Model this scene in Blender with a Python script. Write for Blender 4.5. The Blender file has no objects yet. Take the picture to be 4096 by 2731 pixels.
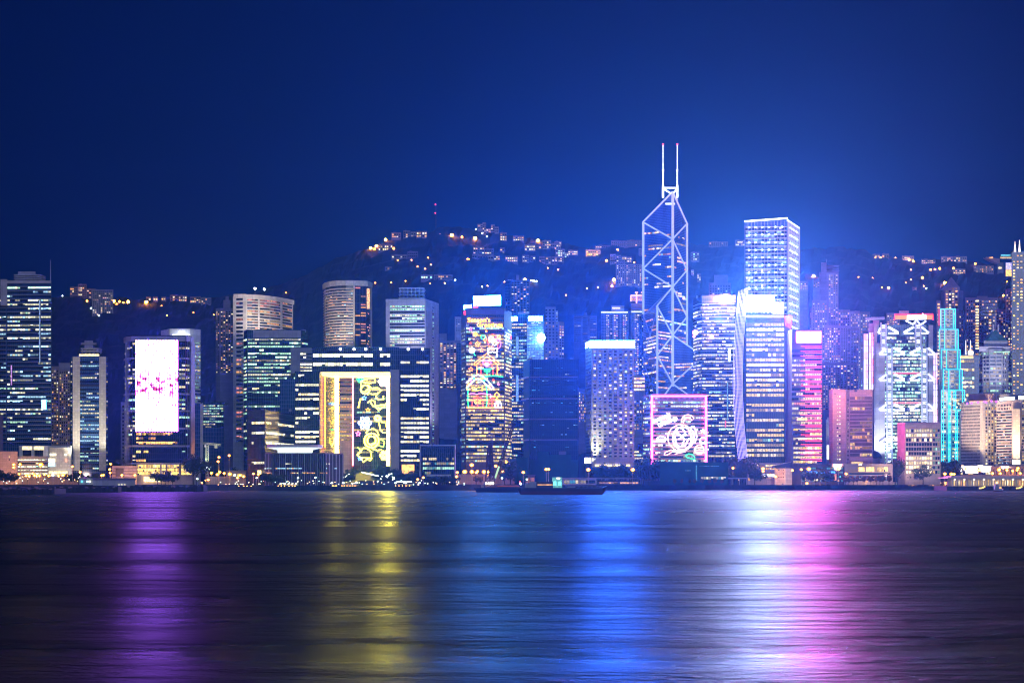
import bpy, math, random
from mathutils import Vector, noise
random.seed(7)
R = math.radians
S = bpy.context.scene
COL = S.collection

# ------------------------------------------------------------------ camera, sky, light
F, CZ, HY = 7180.0, 8.0, 1918.0          # focal length in photo pixels, eye height, horizon row
cam_d = bpy.data.cameras.new('camera'); cam = bpy.data.objects.new('camera', cam_d); COL.objects.link(cam)
cam.location = (0, 0, CZ); cam.rotation_euler = (R(90), 0, 0)
cam_d.sensor_width = 36.0; cam_d.lens = 36.0 * F / 4096; cam_d.shift_y = (HY - 1365.5) / 4096
cam_d.clip_start = 1; cam_d.clip_end = 20000
S.camera = cam

W = bpy.data.worlds.new('World'); S.world = W; W.use_nodes = True
wn, wl = W.node_tree.nodes, W.node_tree.links
bg = wn['Background']
sky = wn.new('ShaderNodeTexSky'); sky.sky_type = 'NISHITA'; sky.sun_disc = False
sky.sun_elevation = R(4); sky.sun_rotation = R(180)
tint = wn.new('ShaderNodeMix'); tint.data_type = 'RGBA'; tint.blend_type = 'MULTIPLY'; tint.inputs[0].default_value = 1
tint.inputs[7].default_value = (0.0, 0.10, 1.0, 1)        # night white balance: everything but blue filtered off
wl.new(sky.outputs[0], tint.inputs[6])
# night glow of the city low over the towers, added to the dusk sky
gtc = wn.new('ShaderNodeTexCoord'); gdot = wn.new('ShaderNodeVectorMath'); gdot.operation = 'DOT_PRODUCT'
gdir = Vector(((2950 - 2048) / F, 1, (HY - 1500) / F)).normalized(); gdot.inputs[1].default_value = gdir
wl.new(gtc.outputs['Generated'], gdot.inputs[0])
gpw = wn.new('ShaderNodeMath'); gpw.operation = 'POWER'; gpw.inputs[1].default_value = 150; gcl = wn.new('ShaderNodeMath'); gcl.operation = 'MAXIMUM'; gcl.inputs[1].default_value = 0
wl.new(gdot.outputs['Value'], gcl.inputs[0]); wl.new(gcl.outputs[0], gpw.inputs[0])
gmx = wn.new('ShaderNodeMix'); gmx.data_type = 'RGBA'; gmx.inputs[6].default_value = (0, 0, 0, 1); gmx.inputs[7].default_value = (0.0, 1.7, 5.5, 1); gmx.clamp_factor = False
wl.new(gpw.outputs[0], gmx.inputs[0]); gad = wn.new('ShaderNodeMix'); gad.data_type = 'RGBA'; gad.blend_type = 'ADD'; gad.inputs[0].default_value = 1
wl.new(tint.outputs[2], gad.inputs[6]); wl.new(gmx.outputs[2], gad.inputs[7]); wl.new(gad.outputs[2], bg.inputs[0])
bg.inputs[1].default_value = SKY_STR = 0.021
city_fill_d = bpy.data.lights.new('city_fill', 'SUN'); city_fill = bpy.data.objects.new('city_fill', city_fill_d); COL.objects.link(city_fill)  # broad fill standing for the unseen city lights behind the camera
city_fill_d.energy = 0.72; city_fill_d.angle = R(25); city_fill_d.color = (0.66, 0.74, 1.0)
city_fill.rotation_euler = (R(76), 0, R(14))

S.view_settings.view_transform = 'Standard'; S.view_settings.look = 'None'
S.view_settings.exposure = 0; S.view_settings.gamma = 1
S.cycles.use_denoising = True; S.cycles.pixel_filter_type = 'BLACKMAN_HARRIS'; S.cycles.filter_width = 1.15
try:
    S.cycles.denoiser = 'OPENIMAGEDENOISE'; S.cycles.denoising_input_passes = 'RGB_ALBEDO_NORMAL'
except Exception: pass
S.cycles.max_bounces = 5; S.cycles.diffuse_bounces = 1; S.cycles.glossy_bounces = 3
S.cycles.transmission_bounces = 2; S.cycles.volume_bounces = 0; S.cycles.transparent_max_bounces = 8
S.cycles.sample_clamp_indirect = 6; S.cycles.sample_clamp_direct = 70
S.cycles.caustics_reflective = True; S.cycles.light_sampling_threshold = 0.0

def X(px, Y): return (px - 2048.0) / F * Y
def Z(py, Y): return CZ + (HY - py) / F * Y
def shoreY(px): return 1230 + 0.078 * px
GZ = 4.0

# ------------------------------------------------------------------ materials
def new_mat(name):
    m = bpy.data.materials.new(name); m.use_nodes = True
    return m, m.node_tree.nodes, m.node_tree.links, m.node_tree.nodes['Principled BSDF']

def mathn(n, l, op, a, b=None):
    x = n.new('ShaderNodeMath'); x.operation = op
    for i, v in enumerate((a, b)):
        if v is None: continue
        if isinstance(v, (int, float)): x.inputs[i].default_value = v
        else: l.new(v, x.inputs[i])
    return x.outputs[0]

def wall(name, col, rough=0.65, var=0.12, joint=0.10, jw=4.0, jh=3.6, emit=0.0, metal=0.0):
    """painted or clad wall: cladding joints in metres (UV) and slight blotching"""
    m, n, l, b = new_mat(name)
    uv = n.new('ShaderNodeUVMap')
    br = n.new('ShaderNodeTexBrick'); br.offset = 0; br.squash = 1
    br.inputs['Scale'].default_value = 1; br.inputs['Brick Width'].default_value = jw
    br.inputs['Row Height'].default_value = jh; br.inputs['Mortar Size'].default_value = 0.06
    br.inputs['Color1'].default_value = (*[c * (1 - var) for c in col], 1)
    br.inputs['Color2'].default_value = (*[min(1, c * (1 + var)) for c in col], 1)
    br.inputs['Mortar'].default_value = (*[c * (1 - joint * 4) for c in col], 1)
    l.new(uv.outputs[0], br.inputs[0])
    no = n.new('ShaderNodeTexNoise'); no.inputs['Scale'].default_value = 0.13; no.inputs['Detail'].default_value = 6
    l.new(uv.outputs[0], no.inputs[0])
    mr = n.new('ShaderNodeMapRange'); mr.inputs[3].default_value = 0.8; mr.inputs[4].default_value = 1.15
    l.new(no.outputs[0], mr.inputs[0])
    mx = n.new('ShaderNodeMix'); mx.data_type = 'RGBA'; mx.blend_type = 'MULTIPLY'; mx.inputs[0].default_value = 1
    l.new(br.outputs[0], mx.inputs[6]); l.new(mr.outputs[0], mx.inputs[7])
    l.new(mx.outputs[2], b.inputs['Base Color'])
    b.inputs['Roughness'].default_value = rough; b.inputs['Metallic'].default_value = metal
    if emit:
        l.new(mx.outputs[2], b.inputs['Emission Color']); b.inputs['Emission Strength'].default_value = emit
        m.cycles.emission_sampling = 'NONE'
    return m

def glass(name, col, mull=(0.25, 0.28, 0.36), mw=1.6, mh=3.6, ms=0.16, rough=0.12):
    """dark curtain wall glass with a mullion grid laid out in metres"""
    m, n, l, b = new_mat(name)
    uv = n.new('ShaderNodeUVMap')
    br = n.new('ShaderNodeTexBrick'); br.offset = 0; br.squash = 1
    br.inputs['Scale'].default_value = 1; br.inputs['Brick Width'].default_value = mw
    br.inputs['Row Height'].default_value = mh; br.inputs['Mortar Size'].default_value = ms
    br.inputs['Color1'].default_value = (*[c * 0.7 for c in col], 1); br.inputs['Color2'].default_value = (*[c * 1.3 for c in col], 1)
    br.inputs['Mortar'].default_value = (*mull, 1)
    l.new(uv.outputs[0], br.inputs[0]); l.new(br.outputs[0], b.inputs['Base Color'])
    l.new(mathn(n, l, 'ADD', mathn(n, l, 'MULTIPLY', br.outputs['Fac'], 0.4), rough), b.inputs['Roughness'])
    b.inputs['Specular IOR Level'].default_value = 0.9
    return m

def plain(name, col, rough=0.6, metal=0.0, nscale=0.3, var=0.25):
    m, n, l, b = new_mat(name)
    tc = n.new('ShaderNodeTexCoord'); no = n.new('ShaderNodeTexNoise'); no.inputs['Scale'].default_value = nscale
    no.inputs['Detail'].default_value = 5; l.new(tc.outputs['Object'], no.inputs[0])
    cr = n.new('ShaderNodeMix'); cr.data_type = 'RGBA'
    cr.inputs[6].default_value = (*[c * (1 - var) for c in col], 1); cr.inputs[7].default_value = (*[min(1, c * (1 + var)) for c in col], 1)
    l.new(no.outputs[0], cr.inputs[0]); l.new(cr.outputs[2], b.inputs['Base Color'])
    b.inputs['Roughness'].default_value = rough; b.inputs['Metallic'].default_value = metal
    return m

def glow(name, col, strength, sample=False, flick=0.0, fscale=0.6):
    """something that gives off light: a lit window, a lamp, a neon tube, a screen"""
    m, n, l, b = new_mat(name)
    b.inputs['Base Color'].default_value = (0.02, 0.02, 0.02, 1); b.inputs['Roughness'].default_value = 0.3
    b.inputs['Emission Color'].default_value = (*col, 1); b.inputs['Emission Strength'].default_value = strength
    if flick:
        uv = n.new('ShaderNodeUVMap'); no = n.new('ShaderNodeTexNoise'); no.inputs['Scale'].default_value = fscale
        no.inputs['Detail'].default_value = 4; no.inputs['Roughness'].default_value = 0.75; l.new(uv.outputs[0], no.inputs[0])
        mr = n.new('ShaderNodeMapRange'); mr.inputs[1].default_value = 0.35; mr.inputs[2].default_value = 0.68
        mr.inputs[3].default_value = strength * (1 - flick); mr.inputs[4].default_value = strength * (1 + flick)
        l.new(no.outputs[0], mr.inputs[0]); l.new(mr.outputs[0], b.inputs['Emission Strength'])
    m.cycles.emission_sampling = 'FRONT' if sample else 'NONE'
    return m

HUES = dict(white=(1, .95, .62), warm=(1, .46, .10), green=(.55, 1, .66), gold=(1, .66, .14), cool=(.45, .8, 1), cream=(1, .78, .34), pink=(1, .32, .22), teal=(.15, .8, .9))
LIT = {}
for h, c in HUES.items():
    for k, s in enumerate((0.36, 1.1, 2.5)):
        LIT[h, k] = glow('lit_window_%s_%s' % (h, 'low mid high'.split()[k]), c, s, flick=0.55)

# ------------------------------------------------------------------ mesh builder
class MB:
    def __init__(s): s.v = []; s.f = []; s.m = []; s.ms = []
    def mi(s, mat):
        if mat not in s.ms: s.ms.append(mat)
        return s.ms.index(mat)
    def face(s, pts, mat):
        i = len(s.v); s.v += [tuple(p) for p in pts]; s.f.append(tuple(range(i, i + len(pts)))); s.m.append(s.mi(mat))
    def box(s, x0, x1, y0, y1, z0, z1, mat):
        i = len(s.v); k = s.mi(mat)
        s.v += [(x0,y0,z0),(x1,y0,z0),(x1,y1,z0),(x0,y1,z0),(x0,y0,z1),(x1,y0,z1),(x1,y1,z1),(x0,y1,z1)]
        for f in ((0,3,2,1),(4,5,6,7),(0,1,5,4),(1,2,6,5),(2,3,7,6),(3,0,4,7)): s.f.append(tuple(i + q for q in f)); s.m.append(k)
    def pbox(s, px0, px1, Y0, Y1, z0, z1, mat):
        s.prism([(X(px0, Y0), Y0), (X(px1, Y0), Y0), (X(px1, Y1), Y1), (X(px0, Y1), Y1)], z0, z1, mat)
    def prism(s, plan, z0, z1, mat, top=None, ztop=None):
        """plan: points counter-clockwise seen from above; z1 may be a list"""
        n = len(plan); i = len(s.v); k = s.mi(mat); zt = z1 if isinstance(z1, (list, tuple)) else [z1] * n
        s.v += [(p[0], p[1], z0) for p in plan] + [(p[0], p[1], z) for p, z in zip(plan, zt)]
        for a in range(n):
            b = (a + 1) % n; s.f.append((i + a, i + b, i + n + b, i + n + a)); s.m.append(k)
        s.f.append(tuple(i + n + a for a in range(n))); s.m.append(s.mi(top or mat))
        s.f.append(tuple(i + n - 1 - a for a in range(n))); s.m.append(k)
    def tube(s, pts, r, mat, n=5, closed=False, r2=None):
        pts = [Vector(p) for p in pts]; N = len(pts); k = s.mi(mat); rings = []
        for j, p in enumerate(pts):
            a = pts[(j - 1) % N] if (closed or j) else p; b = pts[(j + 1) % N] if (closed or j < N - 1) else p
            d = (b - a); d = d.normalized() if d.length > 1e-6 else Vector((0, 0, 1))
            u = d.cross(Vector((0, 1, 0))); u = u.normalized() if u.length > 1e-3 else Vector((1, 0, 0)); w = d.cross(u)
            rr = r if r2 is None else r + (r2 - r) * j / max(1, N - 1)
            i = len(s.v); rings.append(i)
            s.v += [tuple(p + (u * math.cos(t) + w * math.sin(t)) * rr) for t in (2 * math.pi * q / n for q in range(n))]
        for j in range(N if closed else N - 1):
            a, b = rings[j], rings[(j + 1) % N]
            for q in range(n):
                q2 = (q + 1) % n; s.f.append((a + q, a + q2, b + q2, b + q)); s.m.append(k)
        if not closed:
            s.f.append(tuple(rings[0] + q for q in range(n))); s.m.append(k)
            s.f.append(tuple(rings[-1] + n - 1 - q for q in range(n))); s.m.append(k)
    def ball(s, c, r, mat, n=8, sz=1.0):
        k = s.mi(mat); i = len(s.v); m = n // 2
        s.v.append((c[0], c[1], c[2] - r * sz))
        for a in range(1, m):
            t = -math.pi / 2 + math.pi * a / m
            for b in range(n):
                p = 2 * math.pi * b / n; s.v.append((c[0] + r * math.cos(t) * math.cos(p), c[1] + r * math.cos(t) * math.sin(p), c[2] + r * sz * math.sin(t)))
        s.v.append((c[0], c[1], c[2] + r * sz)); e = len(s.v) - 1
        for b in range(n):
            b2 = (b + 1) % n
            s.f.append((i, i + 1 + b2, i + 1 + b)); s.m.append(k); s.f.append((e, i + 1 + (m - 2) * n + b, i + 1 + (m - 2) * n + b2)); s.m.append(k)
            for a in range(m - 2):
                o = i + 1 + a * n; s.f.append((o + b, o + b2, o + n + b2, o + n + b)); s.m.append(k)
    def build(s, name, parent=None, org=None, smooth=False):
        if org is None: org = parent['_o'] if parent is not None and '_o' in parent.keys() else (0, 0, 0)
        me = bpy.data.meshes.new(name); ox, oy, oz = org
        me.from_pydata([(x - ox, y - oy, z - oz) for x, y, z in s.v], [], s.f)
        for m in s.ms: me.materials.append(m)
        me.polygons.foreach_set('material_index', s.m)
        uvl = me.uv_layers.new(name='UVMap').data
        for p in me.polygons:
            nn = p.normal
            h = math.hypot(nn.x, nn.y)
            if h > 0.3: tx, ty = -nn.y / h, nn.x / h
            for li in p.loop_indices:
                v = me.vertices[me.loops[li].vertex_index].co
                uvl[li].uv = (v.x * tx + v.y * ty, v.z) if h > 0.3 else (v.x, v.y)
            if smooth: p.use_smooth = True
        o = bpy.data.objects.new(name, me); COL.objects.link(o)
        if parent is not None: o.parent = parent; o['_o'] = list(org)
        else: o.location = org; o['_o'] = list(org)
        return o

def tag(o, label=None, cat=None, group=None, kind=None):
    if label: o['label'] = label
    if cat: o['category'] = cat
    if group: o['group'] = group
    if kind: o['kind'] = kind
    return o
def empty(name, loc, label, cat, group=None):
    o = bpy.data.objects.new(name, None); COL.objects.link(o); o.location = loc; o['_o'] = list(loc); o.empty_display_size = 2
    return tag(o, label, cat, group)
def struct(o): o['kind'] = 'structure'; return o

def copy_tree(o, parent=None):
    c = o.copy(); COL.objects.link(c)
    if parent is not None: c.parent = parent
    for ch in o.children: copy_tree(ch, c)
    return c

# ------------------------------------------------------------------ buildings
class Bldg:
    """A building: an Empty at its foot; wall, roof, window rows ... are children.
    corners: visible facade corners left to right as (px, Y)."""
    def __init__(s, name, label, cat, corners, ytop, mat, depth=35, roof=None, group=None, base=None, parapet=1.2, body=True):
        s.Y = min(c[1] for c in corners); s.mat = mat
        s.P = [(X(a, b), b) for a, b in corners]
        s.gz = GZ if base is None else base
        s.ztop = Z(ytop, s.Y)
        mb = max(p[1] for p in s.P) + depth
        wp = (corners[-1][0] - corners[0][0]) * .02
        s.plan = s.P + [(X(corners[-1][0] - wp, mb), mb), (X(corners[0][0] + wp, mb), mb)]
        cx = sum(p[0] for p in s.P) / len(s.P)
        s.o = empty(name, (cx, s.Y + depth / 2, s.gz), label, cat, group)
        if body:
            m = MB(); m.prism(s.plan, s.gz, s.ztop, mat, top=roof or mat); m.build('wall', s.o)
            if parapet:
                m = MB(); q = s.plan; n = len(q)
                cy = sum(p[1] for p in q) / n
                inn = [(cx + (p[0] - cx) * 0.96, cy + (p[1] - cy) * 0.96) for p in q]; out = [(cx + (p[0] - cx) * 1.004, cy + (p[1] - cy) * 1.004) for p in q]
                for a in range(n):
                    b = (a + 1) % n
                    A, B_, C_, D = out[a], out[b], inn[b], inn[a]; z0, z1 = s.ztop - 0.6, s.ztop + parapet
                    for f in (((*A, z0), (*B_, z0), (*B_, z1), (*A, z1)), ((*D, z1), (*C_, z1), (*C_, z0), (*D, z0)), ((*A, z1), (*B_, z1), (*C_, z1), (*D, z1))): m.face(f, mat)
                m.build('parapet', s.o)
    def z(s, py): return Z(py, s.Y)
    def fac(s, i):
        A, B_ = Vector((*s.P[i], 0)), Vector((*s.P[i + 1], 0)); d = B_ - A; L = d.length; t = d / L
        return A, t, Vector((t.y, -t.x, 0)), L
    def slab(s, m, i, a, b, z0, z1, off, thick, mat):
        A, t, n, L = s.fac(i)
        p0, p1 = A + t * (a * L), A + t * (b * L)
        q = [p0 + n * (off + thick), p1 + n * (off + thick), p1 + n * off, p0 + n * off]
        k = m.mi(mat); j = len(m.v)
        m.v += [(p.x, p.y, z0) for p in q] + [(p.x, p.y, z1) for p in q]
        for f in ((0,1,5,4),(1,2,6,5),(3,0,4,7),(4,5,6,7),(3,2,1,0)): m.f.append(tuple(j + r for r in f)); m.m.append(k)
    def quad(s, m, i, u0, u1, z0, z1, off, mat):
        A, t, n, L = s.fac(i); p0, p1 = A + t * u0 + n * off, A + t * u1 + n * off
        m.face([(p0.x, p0.y, z0), (p1.x, p1.y, z0), (p1.x, p1.y, z1), (p0.x, p0.y, z1)], mat)
    def rows(s, y0, y1, n, facs=((0, 0.02, 0.98),), h=0.5, lit=0.5, pal=(('white', 1),), pane=2.4, band=None, lv=(1, 2, 2), name='window_row',
             run=0.75, floors=None, ledge=None, off=0.0, kind=None, gap=0.12, topdim=None):
        """n floors between photo rows y0 and y1; every floor is one ribbon window"""
        zt, zb = s.z(y0), s.z(y1); st = (zt - zb) / n
        hs = [p[0] for p in pal]; ws = [p[1] for p in pal]
        for k in range(n):
            z1 = zt - k * st - st * (1 - h) / 2; z0 = z1 - st * h
            m = MB()
            fl = lit * random.choice((0.25, 0.7, 1, 1, 1.25, 1.5)) if floors is None else floors[k % len(floors)]
            if topdim is not None: fl *= topdim(k / n)
            hue = random.choices(hs, ws)[0]
            for (i, a, b) in facs:
                A, t, nn, L = s.fac(i)
                if band is not None: s.slab(m, i, a, b, z0, z1, off, 0.22, band)
                N = max(1, int(round(L * (b - a) / pane))); w = L * (b - a) / N; on = random.random() < fl; g = w * gap
                lev = random.choice(lv)
                for q in range(N):
                    if random.random() > run: on = random.random() < fl; lev = random.choice(lv)
                    if not on: continue
                    hh = hue if random.random() < 0.72 else random.choices(hs, ws)[0]
                    le = lev if random.random() < 0.75 else random.choice(lv)
                    zz0 = z0 + (st * h * 0.45 if random.random() < 0.08 else 0)
                    s.quad(m, i, a * L + q * w + g / 2, a * L + (q + 1) * w - g / 2, zz0 + 0.06, z1 - 0.06, off + 0.26, LIT[hh, le])
            if ledge is not None:
                for (i, a, b) in facs: s.slab(m, i, a, b, z1 + 0.02, z1 + 0.02 + st * (1 - h) * ledge[1], off, ledge[2], ledge[0])
            if m.f:
                o = m.build(name, s.o)
                if kind: o['kind'] = kind
    def grid(s, y0, y1, nr, x, nc, fac=0, wf=0.5, hf=0.5, lit=0.3, pal=(('warm', 1),), dark=None, lv=(0, 1, 2), single=False, name='window_row', off=0.0):
        """separate windows, nr rows by nc columns between fractions x of facade fac. single: each window a part"""
        A, t, n, L = s.fac(fac); zt, zb = s.z(y0), s.z(y1); st = (zt - zb) / nr; cw = L * (x[1] - x[0]) / nc
        hs = [p[0] for p in pal]; ws = [p[1] for p in pal]
        for k in range(nr):
            m = MB(); z1 = zt - k * st - st * (1 - hf) / 2; z0 = z1 - st * hf
            for c in range(nc):
                u0 = x[0] * L + c * cw + cw * (1 - wf) / 2; u1 = u0 + cw * wf
                if single: m = MB()
                li = random.random() < lit
                if dark is not None: s.slab(m, fac, u0 / L, u1 / L, z0, z1, off, 0.15, dark)
                if li: s.quad(m, fac, u0 + 0.1, u1 - 0.1, z0 + 0.1, z1 - 0.1, off + 0.2, LIT[random.choices(hs, ws)[0], random.choice(lv)])
                if single and m.f: m.build('window', s.o)
            if not single and m.f: m.build(name, s.o)
    def boxpx(s, name, x0, x1, y0, y1, mat, dy=2, depth=12, Yf=None):
        Y = (Yf or s.Y) + dy; m = MB(); m.pbox(x0, x1, Y, Y + depth, Z(y1, Y), Z(y0, Y), mat); return m.build(name, s.o)

# ------------------------------------------------------------------ terrain, ground, water
RIDGE = [(-900,1150),(0,1172),(250,1182),(500,1190),(800,1190),(1000,1168),(1080,1142),(1150,1128),(1240,1085),(1330,1035),(1400,1008),(1480,985),(1560,955),(1700,925),(1745,906),(1870,903),
         (1910,915),(2000,922),(2100,945),(2200,958),(2350,985),(2440,968),(2600,962),(2700,966),(2850,978),(3000,972),(3150,985),(3240,990),(3330,982),(3430,984),(3470,1000),(3500,1018),
         (3600,1022),(3700,1032),(3780,1024),(3860,1026),(3890,1040),(4000,1052),(4096,1062),(5000,1090)]
RY = 3300.0
def ridge_py(px):
    for (a, b), (c, d) in zip(RIDGE, RIDGE[1:]):
        if px <= c: return b + (d - b) * max(0, (px - a)) / (c - a)
    return RIDGE[-1][1]
def ter_z(px, Y):
    if Y <= 1700: return GZ
    t = (Y - 1700) / (RY - 1700)
    zr = Z(ridge_py(px), RY)
    if t > 1: return zr - (t - 1) * 900
    z = GZ + (zr - GZ) * (0.9 * t ** 1.15 + 0.1 * t)
    x = X(px, Y)
    return z + noise.noise(Vector((x / 260, Y / 260, 0))) * 26 * math.sin(math.pi * min(1, t)) 
def hillY(px, py):
    a, b = 1705.0, RY
    for Y in range(1720, int(RY) + 1, 20):
        if HY - (ter_z(px, Y) - CZ) * F / Y <= py: return float(Y)
    return RY
m = MB(); hm = plain('hillside_forest', (0.010, 0.026, 0.030), 0.95, nscale=0.02, var=0.7)
NX, XS = 470, 12
Ys = [1690 + 36 * k for k in range(45)] + [3305, 3340, 3420, 3600, 3900]
for Y in Ys:
    for i in range(NX):
        px = -800 + i * XS; x = X(px, Y)
        bump = 0 if Y < 1740 else (noise.noise(Vector((x / 28, Y / 30, 3))) * 7 + noise.noise(Vector((x / 9, Y / 12, 5))) * 4)
        z = ter_z(px, Y) if Y > 1700 else GZ - 3
        m.v.append((x, Y, max(z + bump, GZ - 3)))
k = m.mi(hm)
for j in range(len(Ys) - 1):
    for i in range(NX - 1):
        a = j * NX + i; m.f.append((a, a + 1, a + NX + 1, a + NX)); m.m.append(k)
tag(struct(m.build('hills', org=(0, 0, 0), smooth=False)), 'dark wooded mountain ridge behind the city towers')

gm = plain('city_ground', (0.035, 0.035, 0.04), 0.8, nscale=0.05)
m = MB()
SH = [(px, shoreY(px)) for px in (-5000, -1200, -400, 0, 600, 1200, 1800, 2400, 3000, 3600, 4096, 4600, 5400, 9000)]
pts = [(X(a, b), b) for a, b in SH]
m.face([(p[0], p[1], GZ) for p in pts] + [(3900, 3980, GZ), (-3900, 3980, GZ)], gm)
struct(m.build('ground', org=(0, 0, 0)))
qm = plain('quay_stone', (0.05, 0.05, 0.075), 0.8, nscale=0.4, var=0.5)
m = MB()
for (a, b) in zip(pts, pts[1:]):
    m.face([(a[0], a[1], -3), (b[0], b[1], -3), (b[0], b[1], GZ + .6), (a[0], a[1], GZ + .6)], qm)
    m.face([(a[0], a[1], GZ + .6), (b[0], b[1], GZ + .6), (b[0], b[1] + 1.6, GZ + .6), (a[0], a[1] + 1.6, GZ + .6)], qm)
    m.face([(a[0], a[1] + 1.6, GZ + .6), (b[0], b[1] + 1.6, GZ + .6), (b[0], b[1] + 1.6, GZ), (a[0], a[1] + 1.6, GZ)], qm)
for i in range(120):                                           # rubber fenders on the quay face
    px = -60 + i * 36; Y = shoreY(px) - 0.4; x = X(px, Y); m.box(x - .35, x + .35, Y - .4, Y + .4, 0.2, 3.6, qm)
tag(struct(m.build('quay_wall', org=(0, 0, 0))), 'low dark stone quay wall along the far shore')

wm, n, l, b = new_mat('harbour_water')
tc = n.new('ShaderNodeTexCoord')
def wnoise(sx, sy, scale, det, rough=0.55, dist=0.0):
    mp = n.new('ShaderNodeMapping'); mp.inputs['Scale'].default_value = (sx, sy, 1); l.new(tc.outputs['Object'], mp.inputs[0])
    no = n.new('ShaderNodeTexNoise'); no.inputs['Scale'].default_value = scale; no.inputs['Detail'].default_value = det
    no.inputs['Roughness'].default_value = rough; no.inputs['Distortion'].default_value = dist; l.new(mp.outputs[0], no.inputs[0]); return no.outputs[0]
swell = wnoise(0.28, 1.0, 0.026, 4)            # long wind bands
wave = wnoise(0.45, 1.0, 0.20, 6, 0.62, 0.6)
mid = wnoise(0.35, 1.0, 0.62, 5, 0.6, 0.8)
rip = wnoise(0.32, 1.0, 1.8, 6, 0.6, 0.8)
bp1 = n.new('ShaderNodeBump'); bp1.inputs['Strength'].default_value = 1; bp1.inputs['Distance'].default_value = WAVE_A = 1.0; l.new(wave, bp1.inputs['Height'])
bp2 = n.new('ShaderNodeBump'); bp2.inputs['Strength'].default_value = 1; bp2.inputs['Distance'].default_value = 0.24; l.new(rip, bp2.inputs['Height']); bp4 = n.new('ShaderNodeBump'); bp4.inputs['Strength'].default_value = 1; bp4.inputs['Distance'].default_value = 0.8; l.new(mid, bp4.inputs['Height']); l.new(bp1.outputs[0], bp4.inputs['Normal']); l.new(bp4.outputs[0], bp2.inputs['Normal'])
bp3 = n.new('ShaderNodeBump'); bp3.inputs['Strength'].default_value = 1; bp3.inputs['Distance'].default_value = 14.0; l.new(swell, bp3.inputs['Height']); l.new(bp3.outputs[0], bp1.inputs['Normal'])
mr = n.new('ShaderNodeMapRange'); mr.inputs[1].default_value = 0.35; mr.inputs[2].default_value = 0.65
mr.inputs[3].default_value = 0.22; mr.inputs[4].default_value = 0.37; l.new(swell, mr.inputs[0])
# murky harbour water: a dark body under a long-exposure blurred, blue tinted reflection
gs = n.new('ShaderNodeBsdfGlossy'); gs.inputs['Color'].default_value = (0.08, 0.112, 0.15, 1); l.new(mr.outputs[0], gs.inputs['Roughness']); l.new(bp2.outputs[0], gs.inputs['Normal']); gs.inputs['Anisotropy'].default_value = 0.25; tx = n.new('ShaderNodeCombineXYZ'); tx.inputs[1].default_value = 1; l.new(tx.outputs[0], gs.inputs['Tangent'])
n.remove(b); l.new(gs.outputs[0], n['Material Output'].inputs['Surface'])
m = MB(); m.face([(-4000, -180, 0), (4000, -180, 0), (4000, 1800, 0), (-4000, 1800, 0)], wm)
struct(m.build('water', org=(0, 0, 0)))

# ------------------------------------------------------------------ haze: one even box round everything
hz, n, l, b = new_mat('haze'); n.remove(b)
pv = n.new('ShaderNodeVolumePrincipled'); pv.inputs['Color'].default_value = (0.07, 0.33, 0.95, 1)
pv.inputs['Density'].default_value = HAZE = 1.05e-4; pv.inputs['Anisotropy'].default_value = 0.74
l.new(pv.outputs[0], n['Material Output'].inputs['Volume'])
m = MB(); m.box(-4100, 4100, -200, 4000, -4, 700, hz)
tag(m.build('haze', org=(0, 0, 0)), 'thin bluish night haze over the harbour and city', 'haze', kind='stuff')

# ------------------------------------------------------------------ shared surfaces
G1 = glass('curtain_glass_blue', (0.018, 0.075, 0.20), (0.16, 0.22, 0.42), 1.6, 3.3, 0.10)
G2 = glass('curtain_glass_black', (0.004, 0.006, 0.015), (0.018, 0.022, 0.045), 1.5, 3.9, 0.12)
G3 = glass('curtain_glass_green', (0.012, 0.06, 0.10), (0.05, 0.10, 0.14), 1.5, 3.5, 0.12)
G4 = glass('tower_glass_grid', (0.008, 0.04, 0.20), (0.08, 0.22, 0.62), 1.33, 1.75, 0.17)
G5 = glass('window_band_glass', (0.006, 0.012, 0.03), (0.03, 0.04, 0.07), 1.5, 50, 0.10)
WL = wall('cladding_lavender', (0.50, 0.48, 0.56)); WG = wall('cladding_grey', (0.30, 0.31, 0.36)); WW = wall('cladding_white', (0.74, 0.73, 0.70))
WB = wall('cladding_beige', (0.62, 0.50, 0.42)); WP = wall('cladding_plum', (0.22, 0.17, 0.30)); WD = wall('cladding_dark', (0.06, 0.06, 0.10))
WS = wall('tile_salmon', (0.66, 0.42, 0.38), jw=3, jh=1.8); WC = wall('tile_cream', (0.66, 0.60, 0.50), jw=2, jh=2); WA = wall('apartment_paint', (0.24, 0.22, 0.30), jw=6, jh=3)
WM = wall('apartment_paint_mauve', (0.34, 0.26, 0.42), jw=5, jh=3); WR = wall('bronze_cladding', (0.20, 0.13, 0.12), jw=1.2, jh=3.8)
STEEL = plain('painted_steel', (0.45, 0.48, 0.55), 0.45, 0.3); DARK = plain('dark_metal', (0.03, 0.03, 0.045), 0.5, 0.4); NETM = plain('green_netting', (0.01, 0.09, 0.075), 0.9, nscale=0.12, var=0.5)
TEAL = plain('copper_roof', (0.10, 0.30, 0.30), 0.6); CONC = plain('concrete', (0.40, 0.39, 0.38), 0.8, nscale=0.2)
def gl(name, c, s, sample=False, flick=0.0, fs=0.6): return glow(name, c, s, sample, flick, fs)
NEON = {k: gl('neon_' + k, c, s, k not in ('lemon', 'lime')) for k, (c, s) in dict(yellow=((1, .55, .02), 6), red=((1, .06, .02), 6), green=((.03, 1, .25), 4), white=((.85, .9, 1), 6), purple=((.55, .1, 1), 6),
        pink=((1, .12, .45), 9), orange=((1, .28, .02), 6), cyan=((.02, .62, 1), 3.6), blue=((.08, .25, 1), 7), lemon=((1, .78, .05), 14), lime=((.45, 1, .06), 9), cream=((1, .85, .5), 6)).items()}

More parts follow.
